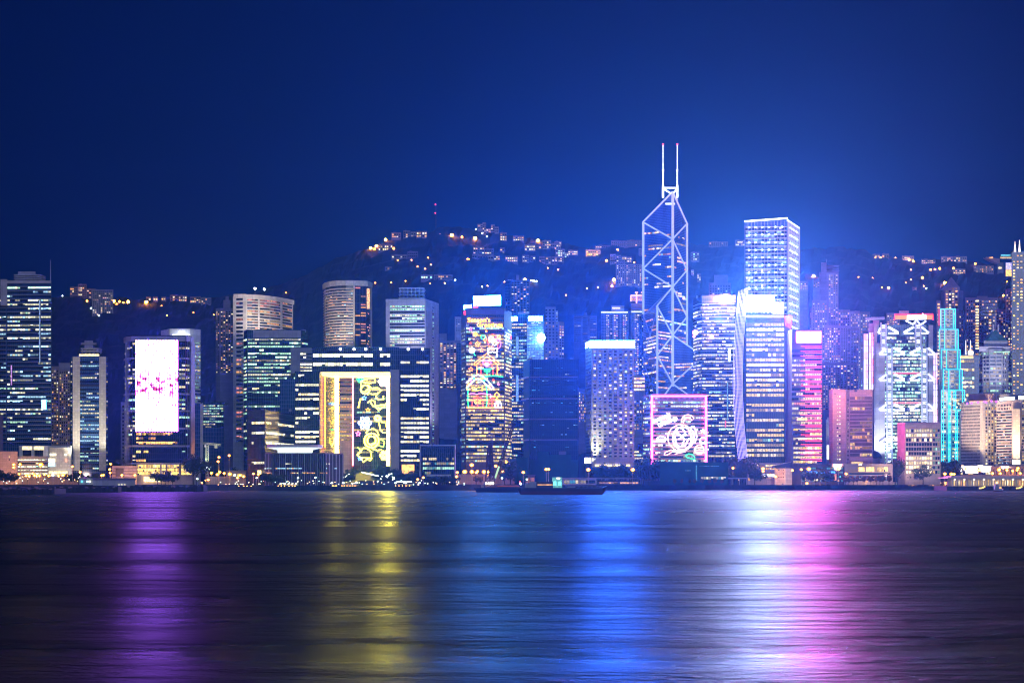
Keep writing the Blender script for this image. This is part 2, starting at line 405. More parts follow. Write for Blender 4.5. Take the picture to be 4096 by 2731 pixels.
def sign(b, x0, x1, y0, y1, col, s, name='roof_sign', Y=None, th=1.5, flick=0.0, legs=0, mat=None, ya=None, fs=.6):
    """lit sign box: glowing face towards the harbour, dark casing behind"""
    Y = (b.Y if Y is None else Y) - 1.2
    mm = mat or gl('glow_' + name, col, s, True, flick, fs)
    m = MB(); a = [X(x0, Y), X(x1, Y)]; z0, z1 = Z(y1, Y), Z(y0, Y); dz = 0 if ya is None else Z(ya, Y) - z1
    m.face([(a[0], Y, z0), (a[1], Y, z0 + dz), (a[1], Y, z1 + dz), (a[0], Y, z1)], mm)
    o = m.build(name, b.o)
    m = MB(); e = 0.25; q = [(a[0] - e, z0 - e), (a[1] + e, z0 + dz - e), (a[1] + e, z1 + dz + e), (a[0] - e, z1 + e)]
    i = len(m.v); k = m.mi(DARK); m.v += [(p[0], Y + .06, p[1]) for p in q] + [(p[0], Y + th, p[1]) for p in q]
    for f in ((0,1,2,3),(7,6,5,4),(0,4,5,1),(1,5,6,2),(2,6,7,3),(3,7,4,0)): m.f.append(tuple(i + r for r in f)); m.m.append(k)
    for j in range(legs):
        x = a[0] + (a[1] - a[0]) * (j + .5) / legs; m.box(x - .2, x + .2, Y + .3, Y + .8, z0 - 5, z0, DARK)
    c = m.build('casing', o, org=o['_o']); return o
def neon(b, name, pts, mat, r=0.45, Y=None, closed=False, n=5):
    Y = (b.Y if Y is None else Y) - 1.5; m = MB()
    if pts and isinstance(pts[0][0], (int, float)): pts = [pts]
    for p in pts: m.tube([(X(a, Y), Y, Z(c, Y)) for a, c in p], r, NEON[mat] if isinstance(mat, str) else mat, n, closed)
    return m.build(name, b.o)
def circ(cx, cy, r, n=16, a0=0, a1=360, ry=None): return [(cx + r * math.cos(R(a0 + (a1 - a0) * i / n)), cy - (ry or r) * math.sin(R(a0 + (a1 - a0) * i / n))) for i in range(n + 1)]
def star(cx, cy, r, n=5, k=.45): return [(cx + (r if i % 2 == 0 else r * k) * math.sin(math.pi * i / n), cy - (r if i % 2 == 0 else r * k) * math.cos(math.pi * i / n)) for i in range(2 * n + 1)]
def flower(cx, cy, r, n=6):
    out = [circ(cx, cy, r * .3, 10)]
    for i in range(n):
        t = 2 * math.pi * i / n; out.append(circ(cx + r * .72 * math.cos(t), cy + r * .72 * math.sin(t), r * .27, 10))
    return out
def text(b, s, x0, x1, y1, hpx, mat, name='lettering', Y=None, thick=0.0, rot=0.0):
    """lettering as extruded text fitted between photo columns x0 and x1, baseline y1"""
    Y = (b.Y if Y is None else Y) - 1.7
    c = bpy.data.curves.new(name, 'FONT'); c.body = s; c.size = 1; c.extrude = 0.02; c.offset = thick; c.align_x = 'LEFT'
    o = bpy.data.objects.new(name, c); COL.objects.link(o); bpy.context.view_layer.update()
    me = bpy.data.meshes.new_from_object(o.evaluated_get(bpy.context.evaluated_depsgraph_get())); bpy.data.objects.remove(o)
    w = max(v.co.x for v in me.vertices) - min(v.co.x for v in me.vertices); mnx = min(v.co.x for v in me.vertices)
    sx = (X(x1, Y) - X(x0, Y)) / w; sz = hpx / F * Y / 0.72; org = b.o['_o']; cr, sr = math.cos(rot), math.sin(rot)
    for v in me.vertices:
        x, z = (v.co.x - mnx) * sx, v.co.y * sz
        v.co = (X(x0, Y) + x * cr - z * sr - org[0], Y - v.co.z * 10 - org[1], Z(y1, Y) + x * sr + z * cr - org[2])
    me.materials.clear(); me.materials.append(NEON[mat] if isinstance(mat, str) else mat)
    o = bpy.data.objects.new(name, me); COL.objects.link(o); o.parent = b.o; return o
def flood(b, px, py, Y, tpx, tpy, tY, col, W_, ang=70, name='floodlight'):
    """a real floodlight: small housing on the ground or roof and the spot lamp in it"""
    p = Vector((X(px, Y), Y, Z(py, Y))); t = Vector((X(tpx, tY), tY, Z(tpy, tY))); d = (t - p).normalized()
    m = MB(); m.box(p.x - .5, p.x + .5, p.y - .4, p.y + .4, p.z - 1.2, p.z - .5, DARK); o = m.build(name, b.o)
    L = bpy.data.lights.new('flood_lamp', 'SPOT'); L.energy = W_; L.color = col; L.spot_size = R(ang); L.spot_blend = 0.8; L.shadow_soft_size = 1.0
    q = bpy.data.objects.new('flood_lamp', L); COL.objects.link(q); q.rotation_euler = d.to_track_quat('-Z', 'Y').to_euler()
    q.parent = b.o; oo = b.o['_o']; q.location = (p.x - oo[0], p.y - oo[1], p.z - oo[2])
def mast(b, px, y0, y1, Y=None, r=0.35, mat=None, name='mast', r2=None):
    Y = Y or b.Y + 6; m = MB(); m.tube([(X(px, Y), Y, Z(y1, Y)), (X(px, Y), Y, Z(y0, Y))], r, mat or STEEL, 6, r2=r2 or r * .4); return m.build(name, b.o)
def frame_roof(b, name, x0, x1, y0, y1, n, mat, Y=None, depth=10, slabs=2):
    """open rooftop frame: horizontal slabs on posts"""
    Y = Y or b.Y + 6; m = MB(); z0, z1 = Z(y1, Y), Z(y0, Y)
    for i in range(n + 1):
        x = X(x0, Y) + (X(x1, Y) - X(x0, Y)) * i / n; m.box(x - .4, x + .4, Y, Y + .8, z0, z1, mat); m.box(x - .4, x + .4, Y + depth, Y + depth + .8, z0, z1, mat)
    for j in range(slabs):
        z = z0 + (z1 - z0) * (j + 1) / slabs; m.box(X(x0, Y) - 1, X(x1, Y) + 1, Y - 1, Y + depth + 1, z - .9, z, mat)
    return m.build(name, b.o)

# ------------------------------------------------------------------ the waterfront and city towers, left to right
B = {}
def mk(key, *a, **k): B[key] = Bldg(*a, **k); return B[key]
OFF = (('white', 6), ('cream', 2), ('green', 1)); HOM = (('warm', 5), ('cream', 3), ('white', 1)); GRN = (('green', 6), ('white', 3), ('cream', 1)); GLD = (('gold', 6), ('cream', 5), ('white', 1))

b = mk('t1', 'office_tower', 'tall blue glass office tower with long white lit floors at the far left edge', 'tower', [(-60, 1404), (26, 1402), (206, 1400)], 1128, G1, 45)
b.rows(1142, 1780, 38, ((0, .05, .98), (1, .02, .99)), .42, .5, (('white', 6), ('cool', 3), ('green', 2)), 2.0, G5, run=.72, lv=(0, 1, 1, 2), ledge=(STEEL, .18, .5))
b.boxpx('side_wall', 2, 29, 1117, 1222, WL, dy=-2, depth=30); b.boxpx('roof', 29, 203, 1122, 1132, WL, dy=-1, depth=40)
frame_roof(b, 'plant_room', 62, 158, 1098, 1122, 7, WL, depth=14, slabs=3); b.boxpx('plant_room', 72, 142, 1086, 1100, WL, 10); mast(b, 202, 1040, 1124, 1406)
sign(b, 166, 185, 1598, 1637, (.12, .45, 1), 12, 'glowing_panel', flick=.6); sign(b, 157, 161, 1200, 1450, (.4, .6, 1), .8, 'bright_strip', flick=.9, fs=.9); sign(b, 43, 48, 1460, 1540, (.8, .4, 1), .9, 'bright_strip', flick=.9, fs=.9)  # blue panel and tall strip: reflections in the glass put on as glow
b.boxpx('corner_block', -30, 11, 1660, 1845, WP, dy=-6, depth=20)

b = mk('podium', 'hotel_podium', 'pale low podium with two tall bright windows below the blue glass tower', 'building', [(76, 1392), (288, 1392)], 1788, WW, 30)
for x in (89, 136): b.boxpx('window', x, x + 38, 1785, 1798, LIT['cream', 2], dy=-.4, depth=.3); b.boxpx('window', x + 2, x + 36, 1800, 1826, G5, dy=-.4, depth=.3)
b.boxpx('upper_wall', 198, 283, 1789, 1872, WC, dy=-4, depth=12)
for q in ((199, 224, 1813, 1822, 'white'), (258, 268, 1813, 1822, 'white'), (193, 220, 1833, 1847, 'white'), (193, 220, 1850, 1865, 'cool'), (195, 270, 1884, 1894, 'cream'), (260, 268, 1834, 1846, 'pink')):
    b.boxpx('window', *q[:4], LIT[q[4], 2], dy=-4.5, depth=.3)
b = mk('fire', 'low_office_block', 'low beige office block with three rows of white windows behind orange street lamps', 'building', [(70, 1362), (192, 1362)], 1830, WB, 16)
b.rows(1832, 1900, 5, ((0, .01, .99),), .4, .8, OFF, 2.2, G5)
b = mk('brown', 'low_blank_block', 'blank salmon block with two small windows at the far left shore', 'building', [(-90, 1355), (6, 1355), (70, 1355)], 1811, WS, 16)
b.boxpx('window', 35, 39, 1822, 1828, LIT['cream', 1], dy=-.5, depth=.3); b.boxpx('window', 35, 39, 1835, 1841, G5, dy=-.5, depth=.3)

b = mk('a2', 'apartment_tower', 'cream stepped apartment tower with warm windows right beside the blue glass tower', 'tower', [(205, 1502), (236, 1500), (281, 1500)], 1470, WB, 25)
b.boxpx('stair_tower', 235, 280, 1451, 1480, WL, dy=-1, depth=14)
b.grid(1478, 1790, 26, (.05, .95), 3, 0, .5, .5, .5, HOM, G5); b.grid(1460, 1790, 28, (.03, .97), 5, 1, .5, .5, .42, HOM, G5)
b = mk('pill', 'office_tower', 'slim glass tower between two cream stone pillars with a tiered roof crown', 'tower', [(283, 1404), (291, 1402), (424, 1402), (430, 1404)], 1430, G1, 30)
for x in ((291, 320), (397, 424)): b.boxpx('pillar', *x, 1427, 1882, WC, dy=-4, depth=28)
b.rows(1440, 1880, 28, ((1, .22, .79),), .4, .5, (('white', 3), ('cool', 3), ('green', 2)), 1.6, G5, lv=(0, 1, 1), topdim=lambda t: .6 + t * .9); b.rows(1440, 1880, 28, ((0, .1, .9), (2, .1, .9)), .4, .45, OFF, 1.5, G5, lv=(0, 1))
for y in (1541, 1806): b.boxpx('spandrel', 320, 397, y - 4, y + 4, DARK, dy=-1, depth=1)
b.boxpx('crown', 315, 398, 1418, 1430, WW, dy=2, depth=18); b.boxpx('crown_light', 317, 396, 1416, 1423, LIT['cream', 2], dy=1, depth=.6); frame_roof(b, 'roof_frame', 329, 391, 1392, 1412, 4, WL, depth=10, slabs=2)
b.boxpx('plant_room', 338, 372, 1362, 1392, WL, 8); b.boxpx('plant_room', 323, 386, 1371, 1376, WL, 6, 16)
b = mk('l10', 'apartment_tower', 'slim lavender apartment tower half hidden left of the bright screen tower', 'tower', [(483, 1500), (503, 1500)], 1613, WL, 20); b.grid(1618, 1840, 15, (.1, .9), 1, 0, .45, .4, .05, HOM, G5)

# the tower with the huge screen
cor = [(501, 1345), (505, 1337), (514, 1331), (530, 1328), (742, 1328), (757, 1331), (766, 1337), (770, 1345)]
b = mk('scr', 'office_tower', 'rounded violet tower with a huge white screen covering its front', 'tower', cor, 1347, G2, 35, roof=WL)
for y in (1345, 1430, 1502, 1572, 1640, 1710, 1780, 1850):
    m = MB()
    for i in range(7): b.slab(m, i, 0, 1, b.z(y + (20 if y == 1345 else 7)), b.z(y), 0.3, .9, WL)
    m.build('stone_band', b.o)
fs = ((0, 0, 1), (1, 0, 1), (2, 0, 1), (3, 0, .06), (3, .86, 1), (4, 0, 1), (5, 0, 1), (6, 0, 1))
b.rows(1366, 1850, 28, fs, .5, .42, (('cream', 3), ('white', 3), ('green', 1)), 2.2, G5, lv=(0, 1, 1)); b.rows(1726, 1850, 7, ((3, .07, .85),), .55, .6, (('gold', 4), ('warm', 3), ('white', 1)), 1.8, G5, lv=(0, 1, 2))
m = MB()
for x in (503, 508, 516, 525, 746, 752, 760, 765): m.box(X(x, 1330) - .15, X(x, 1330) + .15, 1329.2, 1345, b.z(1850), b.z(1366), WL)
m.build('mullion', b.o)
# screen: vertical light strips, content blown out, a few dead cells
sm, n, l, p = new_mat('led_screen'); uv = n.new('ShaderNodeUVMap'); p.inputs['Base Color'].default_value = (.01, .01, .01, 1)
wv = n.new('ShaderNodeTexWave'); wv.inputs['Scale'].default_value = .157; l.new(uv.outputs[0], wv.inputs[0])
mp = n.new('ShaderNodeMapping'); mp.inputs['Scale'].default_value = (1.3, .5, 1); l.new(uv.outputs[0], mp.inputs[0])
vo = n.new('ShaderNodeTexNoise'); vo.inputs['Scale'].default_value = .8; vo.inputs['Detail'].default_value = 1; l.new(mp.outputs[0], vo.inputs[0])
dead = n.new('ShaderNodeMapRange'); dead.inputs[1].default_value = .35; dead.inputs[2].default_value = .37; l.new(vo.outputs[0], dead.inputs[0])
sx = n.new('ShaderNodeSeparateXYZ'); l.new(uv.outputs[0], sx.inputs[0])
yc = (Z(1540, 1326) - b.gz)
zz = mathn(n, l, 'ABSOLUTE', mathn(n, l, 'SUBTRACT', sx.outputs[1], yc)); band = n.new('ShaderNodeMapRange'); band.inputs[1].default_value = 5; band.inputs[2].default_value = 12; band.inputs[3].default_value = 1; band.inputs[4].default_value = 0; l.new(zz, band.inputs[0])
n2 = n.new('ShaderNodeTexNoise'); n2.inputs['Scale'].default_value = .22; n2.inputs['Detail'].default_value = 2; l.new(uv.outputs[0], n2.inputs[0])
pk = n.new('ShaderNodeMapRange'); pk.inputs[1].default_value = .46; pk.inputs[2].default_value = .6; l.new(n2.outputs[0], pk.inputs[0])
mc = n.new('ShaderNodeMix'); mc.data_type = 'RGBA'; mc.inputs[6].default_value = (.62, .13, 1, 1); mc.inputs[7].default_value = (.5, .03, .16, 1); l.new(mathn(n, l, 'MULTIPLY', band.outputs[0], pk.outputs[0]), mc.inputs[0])
l.new(mc.outputs[2], p.inputs['Emission Color'])
st = mathn(n, l, 'MULTIPLY', dead.outputs[0], mathn(n, l, 'ADD', mathn(n, l, 'MULTIPLY', wv.outputs[0], 72), 3.0)); dm = mathn(n, l, 'SUBTRACT', 1.0, mathn(n, l, 'MULTIPLY', mathn(n, l, 'MULTIPLY', band.outputs[0], pk.outputs[0]), .955)); l.new(mathn(n, l, 'MULTIPLY', st, dm), p.inputs['Emission Strength']); sm.cycles.emission_sampling = 'FRONT'
sign(b, 543, 713, 1360, 1725, None, 0, 'led_screen', Y=1327.5, mat=sm)
neon(b, 'edge_light', [(768, 1370), (768, 1880)], gl('edge_light', (1, .5, .5), 2.2, False, .8, 1.2), .35, Y=1340)
b2 = mk('scrp', 'shopping_podium', 'golden lit glass podium at the foot of the screen tower', 'building', [(546, 1322), (770, 1322)], 1853, WB, 20, parapet=.5)
b2.rows(1856, 1900, 3, ((0, .02, .42), (0, .45, .52), (0, .55, .76), (0, .8, .99)), .8, .95, (('gold', 5), ('warm', 3), ('cream', 3)), 1.3, G5, lv=(1, 2, 2))
b2.boxpx('entrance', 575, 640, 1906, 1926, LIT['cream', 2], dy=-1, depth=.5)
b = mk('carp', 'car_park', 'salmon low building with horizontal slots left of the screen tower podium', 'building', [(448, 1316), (548, 1316)], 1866, WS, 18, parapet=.6)
b.rows(1868, 1912, 4, ((0, .01, .99),), .12, .3, (('white', 1), ('pink', 1)), 1.5, G5, lv=(0, 1)); b.boxpx('glass_front', 463, 495, 1873, 1908, WR, dy=-1, depth=.6)
# hotel behind with lettering
b = mk('mar', 'hotel_tower', 'pale octagonal hotel tower with white roof lettering behind the screen tower', 'tower', [(644, 1440), (678, 1422), (760, 1422), (774, 1424), (802, 1430)], 1321, WW, 25)
text(b, 'JW', 714, 738, 1332, 10, 'white', thick=.02, Y=1421); text(b, 'MARRIOTT', 691, 760, 1347, 10, 'white', thick=.02, Y=1421)
b.rows(1363, 1610, 18, ((3, .1, .98),), .42, .8, (('green', 3), ('cream', 2), ('cool', 2)), 1.6, G5, lv=(0, 0, 1)); b.boxpx('lower_glass', 773, 801, 1612, 1866, G1, dy=4, depth=14, Yf=1420); b.boxpx('side_wall', 801, 812, 1613, 1866, WC, dy=6, depth=20, Yf=1420)
b = mk('grn9', 'office_block', 'small distant office block with green white windows right of the hotel tower', 'building', [(812, 1700), (896, 1700)], 1612, G3, 30, base=ter_z(850, 1700)); b.rows(1617, 1712, 9, ((0, .02, .97),), .5, .75, GRN, 1.8, G5, lv=(0, 1, 1)); frame_roof(b, 'roof_frame', 812, 896, 1610, 1620, 6, STEEL, depth=20, slabs=1)

b = mk('a12', 'apartment_tower', 'dark violet apartment tower with orange windows left of the curved hotel', 'tower', [(863, 1790), (880, 1786), (935, 1786)], 1237, WA, 22, base=ter_z(890, 1790)); b.grid(1244, 1492, 30, (.03, .97), 5, 1, .55, .5, .35, HOM, G5); b.grid(1244, 1492, 30, (.1, .9), 2, 0, .5, .5, .3, HOM, G5)
b.boxpx('roof_block', 893, 922, 1200, 1238, WA, 5); b.boxpx('roof_block', 902, 915, 1186, 1202, WA, 7)

def arc(x0, x1, Y0, bow, n, skew=0): return [(x0 + (x1 - x0) * i / n, Y0 - bow * math.sin(math.pi * min(1, max(0, i / n))) + skew * i / n) for i in range(n + 1)]
cc = [(932, 1704), (985, 1700)] + [(985 + (1172 - 985) * i / 8, 1700 + 55 * (i / 8) ** 2) for i in range(1, 9)]
b = mk('con', 'hotel_tower', 'curved pale hotel tower with white balcony bands and pink orange windows', 'tower', cc, 1188, WW, 22)
b.boxpx('cornice', 934, 986, 1176, 1190, WW, dy=-1, depth=20)
for i0 in range(1, 9):
    m = MB(); b.slab(m, i0, 0, 1, b.z(1196), b.z(1178), 0, 1.2, WW); m.build('cornice', b.o)
b.rows(1193, 1340, 13, ((1, .15, 1), (2, 0, 1), (3, .3, 1), (4, 0, 1), (5, .1, 1), (6, 0, .8), (7, 0.2, 1), (8, 0, .8)), .55, .55, (('pink', 5), ('warm', 5), ('cream', 1)), 3.2, G5, lv=(0, 0, 1, 1))
b.rows(1188, 1770, 36, ((0, .25, .75),), .5, .35, (('pink', 3), ('warm', 1)), 3.0, G5, lv=(0, 1)); 
m = MB()
for k in range(34):
    y = 1330 + k * 15.2; m.box(X(965, 1694), X(990, 1694), 1694, 1702, Z(y + 6, 1694), Z(y, 1694), WW)
m.build('balcony', b.o)
mast(b, 1020, 1154, 1178, 1710, .25); 
for x, y in ((1020, 1154), (1057, 1157)):
    m = MB(); m.ball((X(x, 1712), 1712, Z(y, 1712)), 1.0, gl('roof_lamp', (1, .9, .8), 25, True)); m.box(X(x, 1712) - .2, X(x, 1712) + .2, 1712, 1712.4, b.ztop, Z(y, 1712) - 1, DARK); m.build('roof_lamp', b.o)

b = mk('grn', 'office_tower', 'broad office tower with rows of green white windows and a blank pale top band', 'tower', [(975, 1562), (989, 1550), (1205, 1550), (1231, 1562)], 1324, G3, 35)
b.boxpx('fascia', 1012, 1203, 1322, 1350, WL, dy=-1.5, depth=8); b.rows(1351, 1660, 22, ((0, .05, .95), (1, .01, .99), (2, .05, .95)), .5, .78, GRN, 2.0, G5, lv=(0, 1, 1, 2), run=.8)
b.rows(1660, 1800, 10, ((0, .05, .95), (1, .01, .66)), .5, .7, GRN, 2.0, G5, lv=(0, 1, 1))
b.boxpx('blank_panel', 1120, 1180, 1515, 1660, G1, dy=-1, depth=2)

# government complex: the gate
b = mk('gate', 'government_building', 'huge dark glass office gate with an open middle full of yellow neon', 'building', [(1180, 1402), (1277, 1400)], 1490, G2, 45)
b.rows(1492, 1775, 15, ((0, .02, .99),), .5, .62, (('white', 6), ('cream', 2)), 2.4, G5, lv=(1, 2, 2), run=.8)
g2 = Bldg.__new__(Bldg); g2.__dict__.update(b.__dict__); g2.Y = 1400; g2.P = [(X(1595, 1400), 1400), (X(1720, 1400), 1400)]
m = MB(); m.pbox(1565, 1720, 1400.2, 1450, GZ, Z(1392, 1400), G2); m.build('right_wing', b.o)
g2.rows(1440, 1850, 22, ((0, .06, .97),), .5, .62, (('white', 6), ('cream', 2)), 2.4, G5, lv=(1, 2, 2), run=.8); b.boxpx('stone_pier', 1561, 1596, 1478, 1882, CONC, dy=-4, depth=44)
g2.P = [(X(1248, 1400), 1400), (X(1596, 1400), 1400)]; m = MB(); m.pbox(1248, 1565, 1400.2, 1450, Z(1487, 1400), Z(1390, 1400), G2); m.build('lintel', b.o)
m = MB(); m.pbox(1162, 1248, 1402, 1450, Z(1492, 1400), Z(1390, 1400), WG); m.build('shoulder', b.o); g2.P = [(X(1200, 1400), 1401.8), (X(1248, 1400), 1401.8)]
g2.rows(1408, 1490, 6, ((0, 0, 1),), .5, .7, (('white', 6), ('cream', 2)), 2.4, G5, lv=(1, 2)); g2.P = [(X(1248, 1400), 1400), (X(1596, 1400), 1400)]
g2.rows(1404, 1474, 2, ((0, .01, .7), (0, .78, .9)), .38, .85, (('white', 6),), 2.4, G5, lv=(1, 2, 2), run=.9)
b.boxpx('soffit_light', 1282, 1564, 1486, 1502, gl('soffit_light', (1, .78, .28), 2.6, True), dy=6, depth=30)
m = MB(); A = (X(1278, 1400), 1400); C_ = (X(1348, 1450), 1450)
m.prism([A, C_, (C_[0] + 1, C_[1] + 2), (A[0] - 1, A[1] + 3)], Z(1830, 1400), Z(1490, 1400), G2); m.build('inner_wall', b.o)
sign(b, 1342, 1355, 1494, 1815, (1, .62, .05), 110, 'light_strip', Y=1448)
for x in (1286, 1300): neon(b, 'light_strip', [(x, 1500), (x, 1790)], 'orange', .45, Y=1412)
bk = gl('lit_neon_wall', (1, .70, .10), .9, True, .5, .15)
m = MB(); m.box(X(1412, 1452), X(1558, 1452), 1452, 1470, GZ, Z(1495, 1452), G2); m.build('glass_wall', b.o)
g2.P = [(X(1412, 1452), 1452), (X(1558, 1452), 1452)]; g2.rows(1500, 1850, 19, ((0, .02, .98),), .4, .5, (('cream', 3), ('gold', 3), ('green', 1)), 2.4, None, lv=(0, 1), run=.8)
m = MB(); m.box(X(1352, 1462), X(1410, 1462), 1462, 1480, GZ, Z(1500, 1462), WC); m.build('rear_wall', b.o)
g2.P = [(X(1352, 1462), 1462), (X(1410, 1462), 1462)]; g2.rows(1502, 1760, 15, ((0, .02, .98),), .42, .6, (('gold', 3), ('warm', 2)), 2.2, G5, lv=(0, 0, 1))
neon(b, 'neon_edge', [(1411, 1500), (1411, 1862)], gl('neon_edge_red', (1, .18, .2), 8, True), .6, Y=1451)
edge_m = gl('neon_edge_gold', (1, .60, .04), 900, True)
for x in (1549, 1556, 1563): sign(b, x - 1.7, x + 1.7, 1500, 1862, (1, .64, .03), 300, 'neon_edge', Y=1446, th=.6, mat=edge_m)
zx = lambda x, y: (1250 + x / 3.136, 1500 + y / 3.136)
NY = 1450
def nz(name, kind, x, y, r, mat, w=.5):
    cx, cy = zx(x, y); rr = r / 3.136
    p = {'star': lambda: [star(cx, cy, rr)], 'flower': lambda: flower(cx, cy, rr), 'ring': lambda: [circ(cx, cy, rr)], 'rings': lambda: [circ(cx, cy, rr), circ(cx, cy, rr * .6)]}[kind]()
    neon(b, name, p, mat, w, Y=NY)
nz('neon_star', 'star', 650, 287, 30, 'blue', .3); nz('neon_star', 'star', 695, 437, 28, 'orange', .3); nz('neon_star', 'star', 573, 733, 32, 'pink', .3); nz('neon_star', 'star', 595, 1048, 26, 'blue', .3)
nz('neon_flower', 'flower', 655, 598, 80, gl('neon_ice', (.45, .6, 1), 9, True), .6); nz('neon_flower', 'flower', 890, 80, 62, gl('neon_rose', (1, .6, .45), 12, True), .55); nz('neon_flower', 'flower', 600, 50, 45, 'green', .35)
nz('neon_flower', 'flower', 905, 1005, 60, 'lemon', .7); nz('neon_ring', 'rings', 815, 540, 36, 'lemon', .6); nz('neon_ring', 'rings', 740, 820, 92, 'lemon', .6); nz('neon_ring', 'ring', 660, 180, 55, 'lemon', .6)
for q in (((610, 75), (650, 60), (700, 45), (780, 40), (785, 90), (720, 100), (660, 95), (610, 75)), ((605, 90), (612, 200), (660, 210), (720, 150)), ((690, 120), (740, 165), (820, 160), (860, 190), (830, 220), (760, 240), (700, 225), (690, 250)),
          ((690, 345), (740, 310), (780, 330), (790, 400), (830, 440), (900, 390), (930, 350)), ((820, 230), (790, 270), (830, 310), (890, 300), (890, 260)), ((720, 330), (760, 390), (820, 380), (920, 370)), ((575, 410), (590, 340), (600, 300), (640, 300)),
          ((840, 540), (870, 590), (920, 600), (930, 660)), ((830, 570), (850, 690), (880, 720), (930, 720)), ((670, 720), (700, 690), (760, 670), (810, 700), (830, 750), (790, 770), (700, 760), (670, 720)), ((655, 790), (660, 850), (700, 900), (760, 850), (830, 850), (840, 800), (900, 830), (890, 900), (790, 870)),
          ((735, 880), (760, 930), (820, 945), (865, 930)), ((560, 1000), (600, 960), (640, 910), (700, 930), (735, 960), (740, 1040), (600, 1030), (560, 1000)), ((600, 1030), (640, 1090), (690, 1050), (720, 1070), (745, 1040)), ((560, 910), (590, 920), (600, 950))):
    neon(b, 'neon_ribbon', [zx(*p) for p in q], 'lime' if len(q) % 3 == 0 else 'lemon', .42, Y=NY)
nz('neon_flower', 'flower', 210, 90, 45, gl('neon_lilac', (1, .35, .8), 4, True), .3); 
for q, c in ((((170, 350), (280, 350)), 'green'), (((235, 355), (280, 350), (285, 365), (240, 368), (235, 355)), 'blue'), (((190, 385), (230, 400), (285, 430)), 'yellow'), (((175, 560), (210, 570), (170, 690), (280, 680)), 'green'), (((190, 630), (250, 600), (285, 530)), 'yellow'),
             (((190, 700), (240, 720), (285, 730)), 'yellow'), (((270, 780), (265, 850), (220, 920)), 'lemon'), (((170, 860), (200, 880)), 'blue'), (((160, 235), (190, 245)), 'cream'), (((220, 290), (250, 290), (240, 310), (220, 290)), 'red')):
    neon(b, 'neon_ribbon', [zx(*p) for p in q], c, .38, Y=1436)
b.boxpx('lobby_window', 1607, 1657, 1857, 1896, LIT['warm', 2], dy=-1, depth=.5)
rl = gl('roof_lamp', (.9, .95, 1), 14, True)
for x in (1361, 1416, 1463, 1522, 1633, 1690): m = MB(); m.ball((X(x, 1398), 1398, Z(1396, 1398)), 1.0, rl, 6); m.build('roof_lamp', b.o)
b.boxpx('roof_screen', 1250, 1597, 1388, 1392, G1, 0, 30)
b = mk('blk', 'office_block', 'black slant topped office block with few lit windows on the waterfront', 'building', [(990, 1342), (1060, 1330), (1177, 1428)], 1640, G2, 20, parapet=.4)
b.rows(1670, 1870, 5, ((0, .25, .98), (1, .02, .98)), .24, .5, (('white', 4), ('cream', 1)), 2.4, G5, lv=(1, 2), floors=[.9, .8, .8, .15, .7]); b.boxpx('lobby_window', 1030, 1045, 1880, 1896, LIT['cream', 2], dy=-1, depth=10.5)
# legislature: glass drum under a round roof disc
b = mk('leg', 'council_building', 'low plum glass hall topped by a bright round disc roof', 'building', [(1062, 1300), (1090, 1292), (1300, 1290), (1372, 1312)], 1813, WR, 30, parapet=.5)
lg = glow('hall_glass', (.35, .25, .5), .10, False, .95, .35)
m = MB(); [b.slab(m, i, 0, 1, GZ, b.z(1815), .1, .3, G5) for i in range(3)]; m.build('glass_front', b.o)
m = MB()
for i in range(3):
    A, t, nn, L = b.fac(i); N = int(L / 1.5)
    for q in range(N): b.slab(m, i, (q + .2) / N, (q + .45) / N, GZ, b.z(1815), .4, .3, lg if q % 3 else STEEL)
m.build('fin_screen', b.o)
b.rows(1845, 1900, 3, ((0, 0, 1), (1, 0, 1), (2, 0, .6)), .3, .35, (('cool', 2), ('warm', 2), ('white', 2)), 1.2, None, lv=(0, 1), off=.6)
cx = X(1180, 1302); m = MB(); pl = [(cx + 20.2 * math.cos(2 * math.pi * i / 36), 1302 + 15 * math.sin(2 * math.pi * i / 36)) for i in range(36)]
m.prism(pl, Z(1788, 1290), Z(1778, 1290), WW); m.build('disc_roof', b.o)
m = MB(); pl2 = [(cx + (p[0] - cx) * .62, 1302 + (p[1] - 1302) * .62) for p in pl]; pl3 = [(cx + (p[0] - cx) * 1.0, 1302 + (p[1] - 1302) * 1.0) for p in pl]
sf = gl('soffit_glow', (.8, .95, 1), 1.1, True)
for i in range(36):
    j = (i + 1) % 36; m.face([(*pl2[i], Z(1799, 1290)), (*pl2[j], Z(1799, 1290)), (*pl3[j], Z(1788.5, 1290)), (*pl3[i], Z(1788.5, 1290))], sf)
m.build('lit_soffit', b.o); m = MB(); m.prism(pl2, Z(1814, 1290), Z(1798.6, 1290), gl('lit_gallery', (.8, 1, 1), 2.2, True, .5, .5)); m.build('gallery', b.o)

